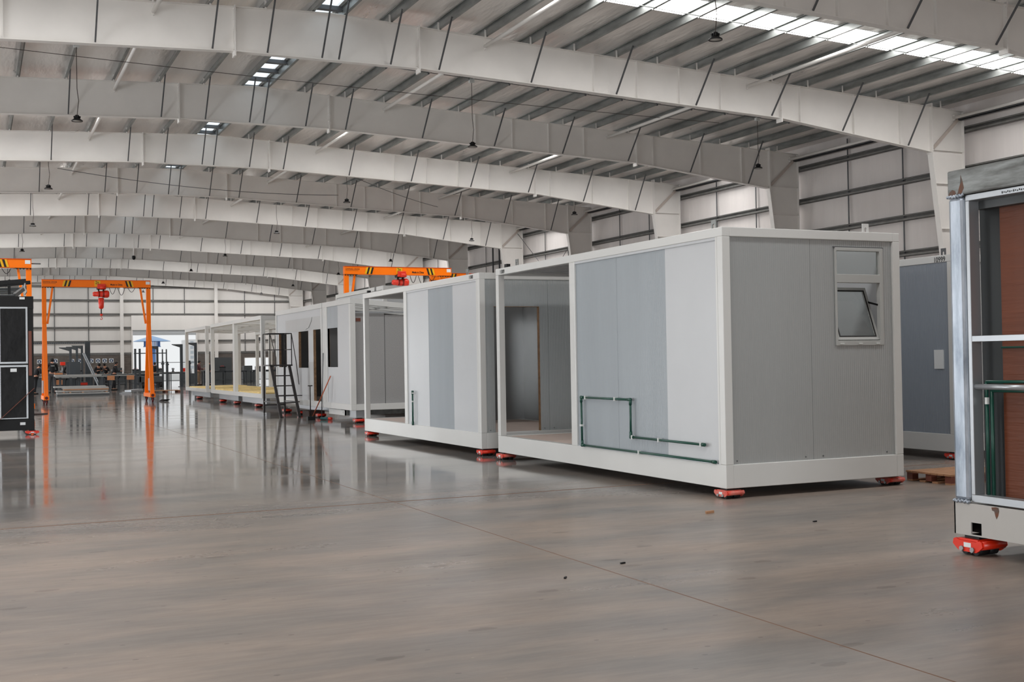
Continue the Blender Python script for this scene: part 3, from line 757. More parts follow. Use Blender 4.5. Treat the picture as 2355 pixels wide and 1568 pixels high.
# dollies of these modules
dolly('worn', 7.33, 10.43, 0, 'worn pinkish-red dolly under the near corner of the module with the tilted window')
dolly('worn', 9.62, 10.50, 0, 'worn red dolly under the right front corner of the module with the tilted window')
dolly('worn', 7.33, 16.20, 0, 'scuffed red dolly under the far corner of the module with the tilted window')
dolly('red', 7.36, 17.04, 0, 'bright red dolly under the near corner of the second white module')
dolly('red', 7.34, 22.82, 0, 'bright red dolly under the far corner of the second white module')
dolly('red', 12.60, 12.42, 0, 'red dolly under the near corner of the blue-grey ribbed module')

# --- unfinished module at the right edge
R = thing('unfinished_module', 'unfinished module at the right edge: galvanised post, bare grey studs and brown board wall', 'module', (6.75, 6.69, 0.15), 0.0)
# local: x to the right, y negative towards the viewer
RL = 4.2
MB().wall('x', 0.0, 0.012, -RL, 0, 0.0, 0.24, [(-0.262, -0.162, 0.01, 0.10)]).build('base_rail', MODWARM, R)
MB().box(0.0, -0.012, 0, 2.4, 0, 0.24).build('base_rail', MODWARM, R)
MB().box(0.012, -RL, 0.2, 2.4, -0.012, 0.235).build('base_floor', MODWARM, R)
MB().box(0.16, -0.5, 0.0, 0.17, -0.02, 0.2).build('base_web', BLACKP, R)
MB().box(0.0, -0.15, 0.255, 0.13, 0.0, 2.54).build('corner_post', GALVPOST, R, 0.028)
m = MB()
for i in range(16):
    y = -0.004-i*0.0098; m.lathe([(0.001, -0.012), (0.011, -0.006), (0.012, 0.006), (0.001, 0.012)], 8, (-0.002+0.003*math.sin(i*2.1), y, 0.25+0.006*math.sin(i*1.7)))
m.build('weld_bead', GALVPOST, R)
m = MB()
for i in range(16):
    y = -0.004-i*0.0098; m.lathe([(0.001, -0.012), (0.010, -0.006), (0.011, 0.006), (0.001, 0.012)], 8, (-0.002+0.003*math.sin(i*1.3), y, 2.545+0.005*math.sin(i*2.2)))
m.build('weld_bead', GALVPOST, R)
MB().box(0.0, -RL, 2.55, 0.13, -0.0, 2.745).build('top_beam', GALVBEAM, R, 0.012)
MB().box(0.13, -0.13, 2.55, 2.4, 0.0, 2.745).build('top_beam', GALVBEAM, R, 0.012)
MB().box(0.02, -RL, 2.50, 0.12, -0.155, 2.545).build('head_track', ALU, R, 0.003)
MB().box(0.02, -RL, 0.25, 0.12, -0.155, 0.305).build('floor_track', ALU, R, 0.003)
MB().box(0.02, -0.19, 0.305, 0.12, -0.155, 2.50).build('stud', ALU, R, 0.003)
MB().box(0.02, -0.76, 0.305, 0.12, -0.72, 2.50).build('stud', ALU, R, 0.003)
MB().box(0.02, -1.35, 0.305, 0.12, -1.31, 2.50).build('stud', ALU, R, 0.003)
MB().box(0.02, -0.72, 1.445, 0.06, -0.19, 1.49).build('nogging', ALU, R, 0.003)
MB().tube((0.05, -0.72, 1.11), (0.05, -0.185, 1.11), 0.021, 12).build('cross_tube', ALU, R)
MB().box(0.22, -0.40, 0.25, 0.23, -0.10, 2.55).build('gap_shade_sheet', DKGREY, R)  # solid dark sheet put in for the shade of the gap beside the board
MB().box(0.20, -RL, 0.25, 0.215, -0.31, 2.46).build('brown_board', BROWNB, R)
MB().box(0.12, -RL, 2.44, 0.235, -0.155, 2.50).build('board_header', DKGREY, R)
m = MB()
m.path([(0.11, -0.235, 0.30), (0.11, -0.235, 1.145), (0.11, -1.2, 1.155)], 0.013, 10)
m.path([(0.12, -0.275, 0.30), (0.12, -0.275, 1.08), (0.12, -1.2, 1.085)], 0.013, 10)
o = m.build('water_pipe', PIPE_GREEN, R)
MB().box(0.085, -0.262, 0.98, 0.105, -0.238, 1.03).build('pipe_clip', CLIP_W, o)
MB().path([(0.19, -0.31, 1.40), (0.19, -2.2, 1.40)], 0.008, 6).build('water_pipe', PIPE_GREEN, R)
# small scorch mark on base rail, irregular
m = MB()
pts = [(-0.36, 0.232), (-0.40, 0.238), (-0.425, 0.235), (-0.43, 0.21), (-0.42, 0.175), (-0.405, 0.15), (-0.395, 0.17), (-0.385, 0.205), (-0.365, 0.21)]
m.prism(pts, 'x', -0.0012, 0.0)
m.build('rust_patch', RUST, R)
m = MB()
for i in range(13):
    y = -0.50-i*0.017; m.box(0.0188, y, 2.512+0.004*(i % 2), 0.02, y-0.010, 2.528-0.003*(i % 3))
m.build('faded_stencil', BLACKM, R)
MB().prism([(-0.10, 2.56), (-0.14, 2.56), (-0.165, 2.60), (-0.15, 2.66), (-0.135, 2.70), (-0.128, 2.63), (-0.11, 2.585)], 'x', -0.0012, 0.0).build('rust_patch', RUST, R)
MB().prism([(-0.01, 2.557), (-0.09, 2.557), (-0.08, 2.585), (-0.05, 2.60), (-0.02, 2.58)], 'x', -0.0012, 0.0).build('rust_patch', RUST, R)
dolly('red', 6.87, 6.56, 0, 'bright red dolly with white badge under the unfinished module at the right edge', h=0.15, s=1.15)

# --- pallet behind
P_ = thing('pallet', 'small brown wooden pallet on the floor between the ribbed module and the unfinished one', 'pallet', (10.1, 10.05, 0))
m = MB()
for i in range(4): m.box(0.0, i*0.2, 0.0, 1.0, i*0.2+0.09, 0.018)
m.build('bottom_board', WOOD, P_)
m = MB()
for x in (0.0, 0.45, 0.91):
    for y in (0.0, 0.3, 0.6): MB().box(x, y, 0.018, x+0.09, y+0.09, 0.10).build('block', BRNBAR, P_)
m = MB()
for i in range(7): m.box(-0.02, i*0.1, 0.10, 1.02, i*0.1+0.085, 0.12)
m.build('top_board', WOOD, P_)
tag(MB().prism([(6.40, 9.49), (6.51, 9.52), (6.52, 9.55), (6.42, 9.54)], 'z', 0.0, 0.022).build('wood_offcut', WOOD), 'small tan wood offcut lying alone on the floor before the near module', 'offcut')
for (x, y, r, lab) in ((4.34, 7.54, 0.3, 'small black scrap on the floor, middle foreground, farther of two'), (3.71, 7.24, 0.9, 'small black scrap on the floor, middle foreground, nearer of two'),
                       (6.92, 8.53, 0.2, 'thin dark metal scrap on the floor beyond the unfinished module')):
    tag(MB().bar((x-0.02*math.cos(r), y-0.02*math.sin(r), 0.006), (x+0.025*math.cos(r), y+0.025*math.sin(r), 0.006), 0.014, 0.01).build('metal_scrap', BLACKP), lab, 'scrap', 'scraps on the floor')

# ------------------------------------------------------------------ the far group: closed modules with sloping roofs
def sloped(mb, x0, x1, y0, y1, zt, th, k=0.088, xr=0.0):
    za, zb = zt-k*(x0-xr), zt-k*(x1-xr)
    v = [mb.b.verts.new(p) for p in ((x0,y0,za-th),(x1,y0,zb-th),(x1,y1,zb-th),(x0,y1,za-th),(x0,y0,za),(x1,y0,zb),(x1,y1,zb),(x0,y1,za))]
    for f in ((0,3,2,1),(4,5,6,7),(0,1,5,4),(1,2,6,5),(2,3,7,6),(3,0,4,7)): mb.b.faces.new([v[i] for i in f])
    return mb
def far_module(label, X, Y, W, L, Z=0.32, H=2.75, k=0.088, left=None, front=None, base=0.15, roofbeams=True, wool=False, closed=False, rear=None):
    r = thing('sloping_roof_module', label, 'module', (X, Y, Z), 0, 'sloping-roof modules along the right row')
    P = 0.13
    m = MB().box(0, 0, 0, P, L, base).box(W-P, 0, 0, W, L, base).box(P, 0, 0, W-P, P, base).box(P, L-P, 0, W-P, L, base); m.build('base_frame', MODWHITE, r, 0.006)
    m = MB(); sloped(m, 0, P, 0, L, H, 0.13, k); sloped(m, W-P, W, 0, L, H, 0.13, k); sloped(m, P, W-P, 0, P, H, 0.13, k); sloped(m, P, W-P, L-P, L, H, 0.13, k)
    m.build('roof_frame', MODWHITE, r)
    for x in (0, W-P):
        for y in (0, L-P): MB().box(x, y, base, x+P, y+P, H-0.13-k*(x+P/2)).build('corner_post', MODWHITE, r, 0.005)
    if roofbeams:
        m = MB(); nb = max(3, int(L/1.15))
        for i in range(1, nb):
            y = i*L/nb; sloped(m, P, W-P, y-0.04, y+0.04, H-0.02, 0.09, k)
        nx = max(2, int(W/1.2))
        for i in range(1, nx):
            x = i*W/nx; sloped(m, x-0.03, x+0.03, P, L-P, H-0.03, 0.05, k)
        m.build('roof_joist', MODWHITE, r)
    if closed:
        sloped(MB(), 0.02, W-0.02, 0.02, L-0.02, H-0.01, 0.03, k).build('roof_sheet', MODWHITE, r)
        MB().box(P, P, base-0.04, W-P, L-P, base-0.01).build('floor_board', FLOORBOARD, r)
        MB().box(W-0.07, P, base, W-0.03, L-P, H-0.13-k*W).build('side_wall', PAN_PLAIN, r)
    if wool:
        MB().box(P, P, base-0.06, W-P, L-P, base-0.015).build('floor_board', FLOORBOARD, r)
        m = MB(); ny = int(L/0.9)
        for i in range(ny):
            for j in range(2):
                z = base+0.0+0.03*random.random(); x0 = P+0.02+j*(W-2*P)/2; y0 = P+i*(L-2*P)/ny
                m.box(x0, y0+0.01, base-0.015, x0+(W-2*P)/2-0.04, y0+(L-2*P)/ny-0.015, z+0.03)
        m.build('mineral_wool', WOOL, r)
    return r
M1 = far_module('closed grey-white module nearest in the far group, corner post and recessed speckled wall', 8.36, 27.57, 6.0, 2.52)
MB().wall('x', 0.02, 0.05, 0.13, 2.42, 0.15, 2.62, [(1.18, 2.09, 1.06, 2.06)]).build('wall_panel', PAN_LIGHT, M1)
MB().box(0.005, 2.10, 0.12, 0.03, 2.46, 2.64).build('joint_cover', MODWHITE, M1)
MB().box(0.018, 1.16, 2.06, 0.022, 2.08, 2.62).build('film_patch', PAN_BLUE, M1)
for q in ((1.17, 1.05, 1.18, 2.07), (2.09, 1.05, 2.10, 2.07), (1.18, 1.05, 2.09, 1.06), (1.18, 2.06, 2.09, 2.07)): MB().box(0.022, q[0], q[1], 0.075, q[2], q[3]).build('cut_edge', FRAMEWD, M1)
MB().box(0.13, 0.10, 0.15, 0.90, 0.14, 2.38).build('front_panel', PAN_SPECK, M1)
MB().box(0.91, 0.10, 0.15, 3.1, 0.14, 2.34).build('front_panel', PAN_SPECK, M1)
MB().box(3.11, 0.10, 0.15, 5.87, 0.14, 2.1).build('front_panel', PAN_SPECK, M1)
MB().box(0.905, 0.096, 0.15, 0.912, 0.1, 2.36).build('panel_joint', GALV_DK, M1)
MB().box(0.17, 0.085, 2.18, 0.29, 0.10, 2.26).build('vent_plate', BRNBAR, M1)
MB().box(0.13, 0.04, 2.38, 5.87, 0.06, 2.42).build('wall_track', ALU, M1)
MB().box(0.12, 2.3, 0.15, 5.9, 2.34, 2.2).build('back_wall', DOORDK, M1)
MB().wall('x', 0.06, 0.03, 0.75, 2.2, -0.15, -0.02, [(0.9, 0.94, -0.10, -0.06)]).build('skid_beam', MODWHITE, M1)
MB().box(0.06, 0.75, -0.15, 2.2, 0.78, -0.02).build('skid_beam', GALV, M1)
M2 = far_module('long closed module with patched grey wall, two window holes and a doorway', 8.36, 30.14, 6.0, 5.2, closed=True)
MB().wall('x', 0.02, 0.05, 0.0, 5.1, 0.15, 2.62, [(0.04, 0.92, 0.15, 2.07), (1.46, 2.5, 1.04, 2.06), (3.92, 4.85, 1.06, 2.06)]).build('wall_panel', PAN_LIGHT, M2)
MB().wall('x', 0.013, 0.006, 0.0, 4.0, 2.075, 2.42).build('film_patch', PAN_PLAIN, M2)
MB().wall('x', 0.014, 0.005, 0.93, 1.45, 0.16, 1.2).build('film_patch', PAN_PLAIN, M2)
for a, b, c, d in ((0.04, 0.92, 0.15, 2.07), (1.46, 2.5, 1.04, 2.06), (3.92, 4.85, 1.06, 2.06)):
    MB().box(0.018, b-0.005, c, 0.085, b+0.012, d).build('cut_edge', FRAMEWD, M2); MB().box(0.018, a-0.01, c, 0.085, a+0.004, d).build('cut_edge', FRAMEWD, M2)
MB().prism([(1.62, 1.65), (1.78, 1.62), (1.98, 1.28), (1.9, 1.26), (1.6, 1.55)], 'x', 0.6, 0.605).build('plastic_scrap', CLIP_W, M2)
MB().box(0.13, 5.10, 0.15, 5.9, 5.15, 2.3).build('back_wall', DOORDK, M2)
MB().path([(0.008, 1.7, 2.1), (0.004, 1.35, 2.15), (0.004, 1.1, 2.3), (0.008, 1.0, 2.42)], 0.008, 6).build('loose_cable', CLIP_W, M2)
MA = far_module('open white module skeleton with yellow wool floor, nearest of the bare frames', 8.56, 38.2, 2.44, 4.5, Z=0.35, H=2.72, k=0.03, wool=True, base=0.14)
MB2 = far_module('open white module skeleton with yellow wool floor, second of the bare frames', 8.56, 42.72, 2.44, 4.5, Z=0.35, H=2.72, k=0.03, wool=True, base=0.14)
MC = far_module('open white module skeleton farthest along the row, beside the orange crane legs', 8.57, 48.35, 2.44, 5.07, Z=0.35, H=2.70, k=0.03, wool=True, base=0.14)
MD = far_module('open white module frame standing behind the bare skeletons', 11.5, 47.0, 2.44, 5.5, Z=0.30, H=2.6, k=0.03, base=0.16)
ME = far_module('closed pale module behind the second white module, only its roof edge showing', 12.1, 36.2, 5.5, 5.5, Z=0.32, H=3.64, k=0.0, closed=True, roofbeams=False)
MB().box(0.02, 0.13, 0.15, 0.06, 5.4, 3.5).build('wall_panel', PAN_LIGHT, ME)
MB().box(0.13, 0.02, 0.15, 5.4, 0.06, 3.5).build('front_panel', PAN_LIGHT, ME)
for (x, y, lab) in ((8.6, 27.75, 'red dolly under the near corner of the closed far module'), (8.62, 31.3, 'red dolly under the wall beside the dark doorway'),
                    (8.62, 33.3, 'dark red dolly on the floor behind the ladder legs'), (8.62, 35.1, 'red dolly under the far end of the patched module'),
                    (8.85, 40.0, 'dark red dolly under the nearest bare skeleton'), (8.85, 43.6, 'dark red dolly under the second bare skeleton, nearer of two'),
                    (8.85, 46.3, 'red dolly under the second bare skeleton, farther of two'), (8.85, 51.5, 'dark red dolly under the farthest bare skeleton')):
    dolly('red' if y < 36 or abs(y-46.3) < 0.1 else 'worn', x, y, 0, lab, h=0.13, s=1.05)
for y0, y1, x, nm in ((38.6, 42.4, 8.8, 'nearest'), (43.1, 46.8, 8.8, 'second'), (48.7, 53.0, 8.8, 'farthest')):
    m = MB().box(x, y0, 0.135, x+0.12, y1, 0.35).box(x+1.7, y0, 0.135, x+1.82, y1, 0.35)
    tag(m.build('skid_rail', ALU), 'steel skid rails carrying the %s bare skeleton above its dollies' % nm, 'rail', 'skid rails')
tag(MB().box(8.95, 30.5, 0.135, 9.1, 35.0, 0.32).box(13.5, 30.5, 0.135, 13.65, 35.0, 0.32).build('skid_rail', ALU), 'steel skid rails under the long patched module', 'rail', 'skid rails')
tag(MB().box(8.5, 27.65, 0.135, 8.8, 28.2, 0.32).build('skid_block', ALU), 'steel block between the dolly and near corner of the closed far module', 'block')

# ------------------------------------------------------------------ step platform, broom and tools
st = thing('step_platform', 'dark steel step platform with guard rail standing by the patched module', 'ladder', (0, 0, 0))
X0, X1 = 7.50, 8.06; YF, YR = 32.2, 33.2
m = MB().box(X0-0.03, 32.35, 1.42, X1+0.06, 33.2, 1.46); m.build('platform', LADDK, st)
for x, xb in ((X0+0.03, X0+0.20), (X1-0.02, X1+0.16)): MB().bar((x, 32.40, 1.42), (xb, 32.02, 0.0), 0.045, 0.075, (1, 0, 0)).build('stringer', LADDK, st)
for t in (0.2, 0.4, 0.6):
    pass
for z in (1.15, 0.87, 0.60, 0.40):
    f = (1.42-z)/1.42; y = 32.40-0.38*f; xa, xb = X0+0.03+0.17*f, X1-0.02+0.18*f
    MB().box(xa, y-0.02, z-0.015, xb, y+0.12, z+0.015).build('tread', LADDK, st)
for x in (X0, X1+0.03): 
    MB().bar((x, 33.15, 1.42), (x, 33.2, 0.1), 0.05, 0.05).build('leg', LADDK, st)
    MB().bar((x, 33.15, 0.42), (x+0.14, 32.1, 0.42), 0.03, 0.03).build('brace', LADDK, st)
    m = MB().tube((x-0.012, 33.2, 0.05), (x+0.012, 33.2, 0.05), 0.05, 14); m.build('castor', RUBBER, st)
MB().box(X0, 33.16, 0.3, X1+0.03, 33.2, 0.34).build('brace', LADDK, st)
MB().tube((X0+0.08, 32.18, 0.59), (X1+0.28, 32.18, 0.59), 0.012, 8).build('locking_bar', LADDK, st)
for x, y in ((X0-0.01, 32.37), (X0-0.01, 33.18), (X1+0.04, 32.37), (X1+0.04, 33.18)):
    MB().tube((x, y, 1.44), (x, y, 2.33), 0.014, 8).build('rail_post', LADDK, st)
for z in (1.88, 2.33):
    MB().path([(X0-0.01, 32.37, z), (X0-0.01, 33.18, z), (X1+0.04, 33.18, z), (X1+0.04, 32.37, z)], 0.013, 8).build('guard_rail', LADDK, st)
MB().path([(X0-0.01, 32.37, 2.33), (X1+0.04, 32.37, 2.33)], 0.011, 8).build('guard_rail', LADDK, st)
MB().path([(X1+0.05, 32.4, 2.33), (X1+0.12, 32.2, 1.56), (X1+0.16, 32.05, 0.9)], 0.012, 6).build('hand_rail', LADDK, st)
MB().path([(X0, 32.4, 2.33), (X0+0.12, 32.2, 1.66), (X0+0.12, 32.2, 1.4)], 0.012, 6).build('hand_rail', LADDK, st)
tb = thing('tee_handle_bar', 'black tee-handled bar standing upright on a square black foot', 'tool', (8.0, 30.05, 0))
MB().box(-0.09, -0.08, 0, 0.08, 0.08, 0.10).build('foot', BLACKP, tb)
MB().tube((0, 0, 0.1), (0, 0, 0.90), 0.014, 8).build('shaft', LADDK, tb)
MB().tube((-0.06, 0, 0.90), (0.06, 0, 0.90), 0.014, 8).build('handle', LADDK, tb)
br = thing('broom', 'broom with orange handle leaning against the patched module wall', 'broom', (8.10, 30.2, 0))
MB().box(-0.02, -0.14, 0.0, 0.03, 0.14, 0.09).build('bristles', BLACKP, br)
MB().tube((0, 0, 0.09), (0.24, -0.9, 1.15), 0.014, 8).build('handle', WOODSTK, br)
tag(MB().tube((8.28, 30.0, 0.0), (8.335, 29.95, 1.75), 0.012, 8).build('metal_rod', GALV_DK), 'thin grey metal rod propped upright against the module by the doorway', 'rod')
ds = thing('paint_tube', 'teal and red tube lying on the floor beside the broom head', 'tube', (8.25, 29.95, 0))
MB().tube((0, 0, 0.04), (0.14, -0.25, 0.04), 0.035, 10).build('teal_tube', mat('teal_plastic', (40, 92, 96), 0.5), ds)
MB().tube((0.14, -0.25, 0.04), (0.19, -0.34, 0.04), 0.04, 10).build('red_cap', RED, ds)
bx = MB().box(8.45, 31.9, 0.0, 8.9, 32.6, 0.16).build('dark_crate', mat('dark_brown_wood', (60, 40, 34), 0.7)); tag(bx, 'dark brown timber block under the patched module behind the step platform', 'block')

# ------------------------------------------------------------------ orange gantry cranes
def stripe(mb, x, z0, z1, w, lean):
    mb.prism([(x, z0), (x+w, z0), (x+w+lean, z1), (x+lean, z1)], 'y', -0.118, -0.1015); return mb
def make_crane():
    """local: beam along x from 0 to 4.15, centred y=0"""
    r = thing('gantry_crane', '', 'crane')
    W = 4.15; Z0, Z1 = 4.67, 4.95
    m = MB().box(0, -0.1, Z1-0.02, W, 0.1, Z1).box(0, -0.1, Z0, W, 0.1, Z0+0.02)
    m.box(0.0, -0.1, Z0+0.02, W, -0.085, Z1-0.02).box(0, 0.085, Z0+0.02, W, 0.1, Z1-0.02).box(0, -0.085, Z0+0.02, 0.015, 0.085, Z1-0.02).box(W-0.015, -0.085, Z0+0.02, W, 0.085, Z1-0.02)
    beam = m.build('beam', ORANGE, r, 0.004)
    MB().box(-0.005, -0.115, Z1, W+0.005, 0.115, Z1+0.016).build('beam_edge', ORANGE_DK, beam)
    m = MB()
    for x, l in ((0.82, 0.07), (0.96, 0.07), (3.20, -0.07), (3.34, -0.07)): stripe(m, x-(0 if l > 0 else -0.02), Z0+0.02, Z1-0.02, 0.07, l)
    m.build('black_stripe', BLACKM, beam)
    m = MB()
    for x, l in ((0.75, 0.07), (0.89, 0.07), (3.28, -0.07), (3.42, -0.07)): stripe(m, x, Z0+0.02, Z1-0.02, 0.068, l)
    m.box(1.97, -0.106, Z0+0.03, 2.20, -0.1012, Z1-0.02)
    m.build('yellow_stripe', YELLOW, beam)
    text('lettering', 'DAFANG CRANE', 0.075, BLACKM, beam, (0.04, -0.102, 4.835), (PI/2, 0, 0), 0.002, sx=0.92)
    MB().box(0.04, -0.104, 4.80, 0.52, -0.1015, 4.808).build('underline', BLACKM, beam)
    text('lettering', '2t', 0.17, BLACKM, beam, (2.0, -0.108, 4.80), (PI/2, 0, 0), 0.003)
    text('lettering', 'Made in China', 0.10, BLACKM, beam, (2.58, -0.102, 4.745), (PI/2, 0, 0), 0.003, sx=0.8, bold=0.002)
    MB().box(W-0.19, -0.104, 4.80, W-0.03, -0.1012, 4.92).build('data_plate', SIGNW, beam)
    for s, x in ((1, 0.0), (-1, W)):
        m = MB().box(min(x, x+s*0.5), -0.1, Z0-0.012, max(x, x+s*0.5), 0.1, Z0)
        for i in range(5):
            xx = x+s*(0.03+i*0.10); m.tube((xx, -0.07, Z0-0.05), (xx, -0.07, Z0-0.012), 0.014, 6)
        m.build('bolted_plate', BLACKP, r)
        a, b = (x, x+s*0.165); 
        m = MB().box(min(a, b), -0.07, 3.2, max(a, b), 0.07, Z0-0.012)
        up_ = m.build('leg_head', ORANGE, r, 0.004)
        MB().bar((x+s*0.40, 0, Z0-0.012), (x+s*0.20, 0, 3.2), 0.075, 0.075, (0, 1, 0)).build('knee_brace', ORANGE, r, 0.004)
        for t in (-1, 1):
            m = MB().prism([(t*0.0, 3.2), (t*0.075, 3.2), (t*0.92, 0.34), (t*0.80, 0.34)], 'x', min(a, b)+0.005, max(a, b)-0.005)
            m.build('leg', ORANGE, r, 0.003)
        m = MB().box(min(a, b)-0.02, -1.0, 0.20, max(a, b)+0.02, 1.0, 0.36)
        m.build('foot_beam', ORANGE, r, 0.01)
        for t in (-1, 1):
            m = MB().tube((x+s*0.085, t*1.0, 0.28), (x+s*0.085, t*1.008, 0.28), 0.06, 16); m.build('end_cap', DARKRED, r)
        for t in (-0.92, 0.92):
            xx = x+s*0.085
            MB().tube((xx-0.03, t, 0.095), (xx+0.03, t, 0.095), 0.095, 18).build('wheel', DARKRED, r)
            MB().box(xx-0.055, t-0.05, 0.09, xx-0.035, t+0.05, 0.21).box(xx+0.035, t-0.05, 0.09, xx+0.055, t+0.05, 0.21).build('castor_fork', RUBBER, r)
            MB().tube((xx-0.06, t, 0.095), (xx+0.06, t, 0.095), 0.02, 8).build('axle', STEEL, r)
        MB().box(x+s*0.0, 0.1, 0.45, x+s*0.06, 0.55, 0.95).build('control_box', ALU, r)
    # cable festoon
    m = MB()
    for x0, x1, dz in ((2.55, 2.80, 0.26), (2.88, 3.16, 0.30), (3.28, 3.55, 0.17)):
        pts = [(x0+(x1-x0)*i/10, 0.05, Z0-0.01-dz*math.sin(PI*i/10)) for i in range(11)]; m.path(pts, 0.011, 6)
    m.build('cable_loop', RUBBER, r)
    return r
def make_hoist(parent=None, low=True):
    h = thing('electric_hoist', '', 'hoist')
    m = MB().box(-0.16, -0.13, 4.58, 0.16, 0.13, 4.70)
    m.build('trolley', BLACKP, h)
    m = MB()
    for x in (-0.11, 0.11):
        for y in (-0.115, 0.115): m.tube((x, y-0.012, 4.64), (x, y+0.012, 4.64), 0.06, 12)
    m.build('trolley_wheel', RUBBER, h)
    MB().box(-0.16, -0.21, 4.60, 0.16, -0.135, 4.80).build('motor_box', RED, h, 0.015)
    MB().tube((-0.05, -0.17, 4.66), (0.17, -0.17, 4.66), 0.075, 14).build('travel_motor', RED, h)
    MB().box(-0.12, -0.04, 4.42, -0.07, 0.04, 4.60).box(0.07, -0.04, 4.42, 0.12, 0.04, 4.60).build('hanger', BLACKP, h)
    MB().lathe([(0.001, -0.32), (0.07, -0.32), (0.10, -0.27), (0.10, -0.12), (0.125, -0.11), (0.125, 0.08), (0.15, 0.09), (0.15, 0.25), (0.11, 0.31), (0.001, 0.32)], 20, (0, 0, 4.40), 'x').build('drum_motor', RED, h)
    m = MB()
    for x in (-0.10, 0.06, 0.10): m.lathe([(0.001, x), (0.155, x), (0.155, x+0.015), (0.001, x+0.015)], 20, (0, 0, 4.40), 'x')
    m.build('drum_band', BLACKP, h)
    if low:
        MB().lathe([(0.001, 3.80), (0.06, 3.80), (0.10, 3.86), (0.115, 4.23), (0.05, 4.25), (0.001, 4.25)], 16).build('chain_bag', RED, h)
        MB().tube((0, 0, 3.80), (0, 0, 3.56), 0.022, 8).build('chain', BLACKP, h)
        MB().box(-0.05, -0.03, 3.52, 0.05, 0.03, 3.60).build('hook_block', RED, h, 0.01)
        pts = [(0.0, 0, 3.52), (0.0, 0, 3.47), (0.04, 0, 3.43), (0.03, 0, 3.38), (-0.02, 0, 3.37), (-0.04, 0, 3.41)]
        MB().path(pts, 0.014, 8).build('hook', REDP, h)
    return h
cr0 = make_crane(); h0 = make_hoist()
cr0.location = (2.49, 49.9, 0); cr0['label'] = 'orange gantry crane standing on the open floor, both legs in view, hook hanging'; cr0['group'] = 'orange gantry cranes'
h0.location = (4.72, 49.9, 0); h0['label'] = 'red electric hoist with hook, on the crane standing on the open floor'; h0['group'] = 'red hoists on the cranes'
for x, y, hx, lab, hl in ((12.22, 41.0, 2.15, 'orange gantry crane rising behind the second white module', 'red electric hoist above the second white module'),
                          (-2.43, 40.5, 1.9, 'orange gantry crane behind the black module, only its right end in view', 'red hoist of the crane behind the black module'),
                          (16.45, 43.4, 2.6, 'orange gantry crane farthest right, its left end showing under the other beam', 'red hoist of the farthest right crane')):
    c = copy_tree(cr0); c.location = (x, y, 0); c['label'] = lab
    if x == 12.22:
        h = copy_tree(h0); h.location = (x+hx, y, 0); h['label'] = hl
tag(MB().tube((1.70, 40.5, 4.82), (2.0, 40.5, 4.82), 0.02, 8).build('steel_rod', GALV_DK), 'short dark rod sticking out from the beam end behind the black module', 'rod')

# ------------------------------------------------------------------ black module at the left edge
K = thing('black_module', 'black steel module at the left edge with grey-framed openings covered in black plastic film', 'module', (1.24, 28.38, 0.10))
W = 2.6
MB().box(-W, 0, 0, 0, 0.12, 0.24).build('base_beam', BLACKP, K, 0.006)
MB().box(-0.12, 0.12, 0, 0, 6.0, 0.24).build('base_beam', BLACKP, K, 0.006)
MB().box(-W, 0, 2.72, 0, 0.12, 3.0).build('top_beam', BLACKP, K, 0.006)
MB().box(-0.12, 0.12, 2.72, 0, 6.0, 3.0).build('top_beam', BLACKP, K, 0.006)
MB().box(-0.115, 0.004, 0.24, -0.005, 0.12, 2.72).build('corner_post', BLACKP, K, 0.004)
MB().box(-W, 0.03, 0.24, -0.115, 0.05, 2.72).build('back_sheet', BLACKP, K)
MB().box(-0.05, 0.12, 0.24, -0.02, 6.0, 2.72).build('side_wall', BLACKP, K)
MB().box(-W, 0.12, 2.9, -0.12, 6.0, 2.95).build('roof_sheet', BLACKP, K)
MB().wall('y', -0.01, 0.035, -0.72, -0.125, 1.49, 2.76, [(-0.685, -0.165, 1.535, 2.72)]).build('opening_frame', ALU, K, 0.004)
MB().wall('y', -0.01, 0.035, -0.72, -0.125, 0.26, 1.46, [(-0.685, -0.165, 0.285, 1.415)]).build('opening_frame', ALU, K, 0.004)
MB().box(-0.685, 0.004, 1.535, -0.165, 0.012, 2.72).build('plastic_film', FILMK, K)
MB().box(-0.685, 0.004, 0.285, -0.165, 0.012, 1.415).build('plastic_film', FILMK, K)
MB().wall('y', -0.01, 0.035, -1.4, -0.75, 0.26, 2.76, [(-1.36, -0.79, 0.285, 2.72)]).build('opening_frame', ALU, K, 0.004)
MB().box(-1.36, 0.004, 0.285, -0.79, 0.012, 2.72).build('plastic_film', FILMK, K)
MB().box(-0.11, -0.02, 1.22, -0.045, 0.0, 2.22).build('brown_bar', BRNBAR, K)
MB().bar((0.0, -0.05, 0.94), (-0.85, -0.05, 0.13), 0.012, 0.07, (0, 1, 0)).build('diagonal_bar', BRNBAR, K)
for (x, z, w, h) in ((-0.29, 2.93, 0.11, 0.05), (-0.30, 0.12, 0.11, 0.06), (-0.49, 1.31, 0.13, 0.075)):
    MB().box(x, -0.012, z, x+w, 0.0 if z != 1.31 else 0.004, z+h).build('paper_label', SIGNW, K)
dolly('red', 1.19, 28.44, PI/2, 'red dolly under the corner of the black module', h=0.1, s=1.15)
dolly('worn', -0.6, 28.5, PI/2, 'red dolly under the middle of the black module', h=0.1, s=1.1)
fr = thing('steel_stair_frame', 'black steel frame with open treads resting on top of the black module', 'steel frame', (0.55, 28.6, 3.10))
MB().bar((-1.0, 0, 0.22), (0.55, 0, 0.36), 0.06, 0.09).build('top_rail', BLACKP, fr)
MB().bar((-1.0, 2.6, 0.30), (0.75, 2.6, 0.50), 0.06, 0.09).build('top_rail', BLACKP, fr)
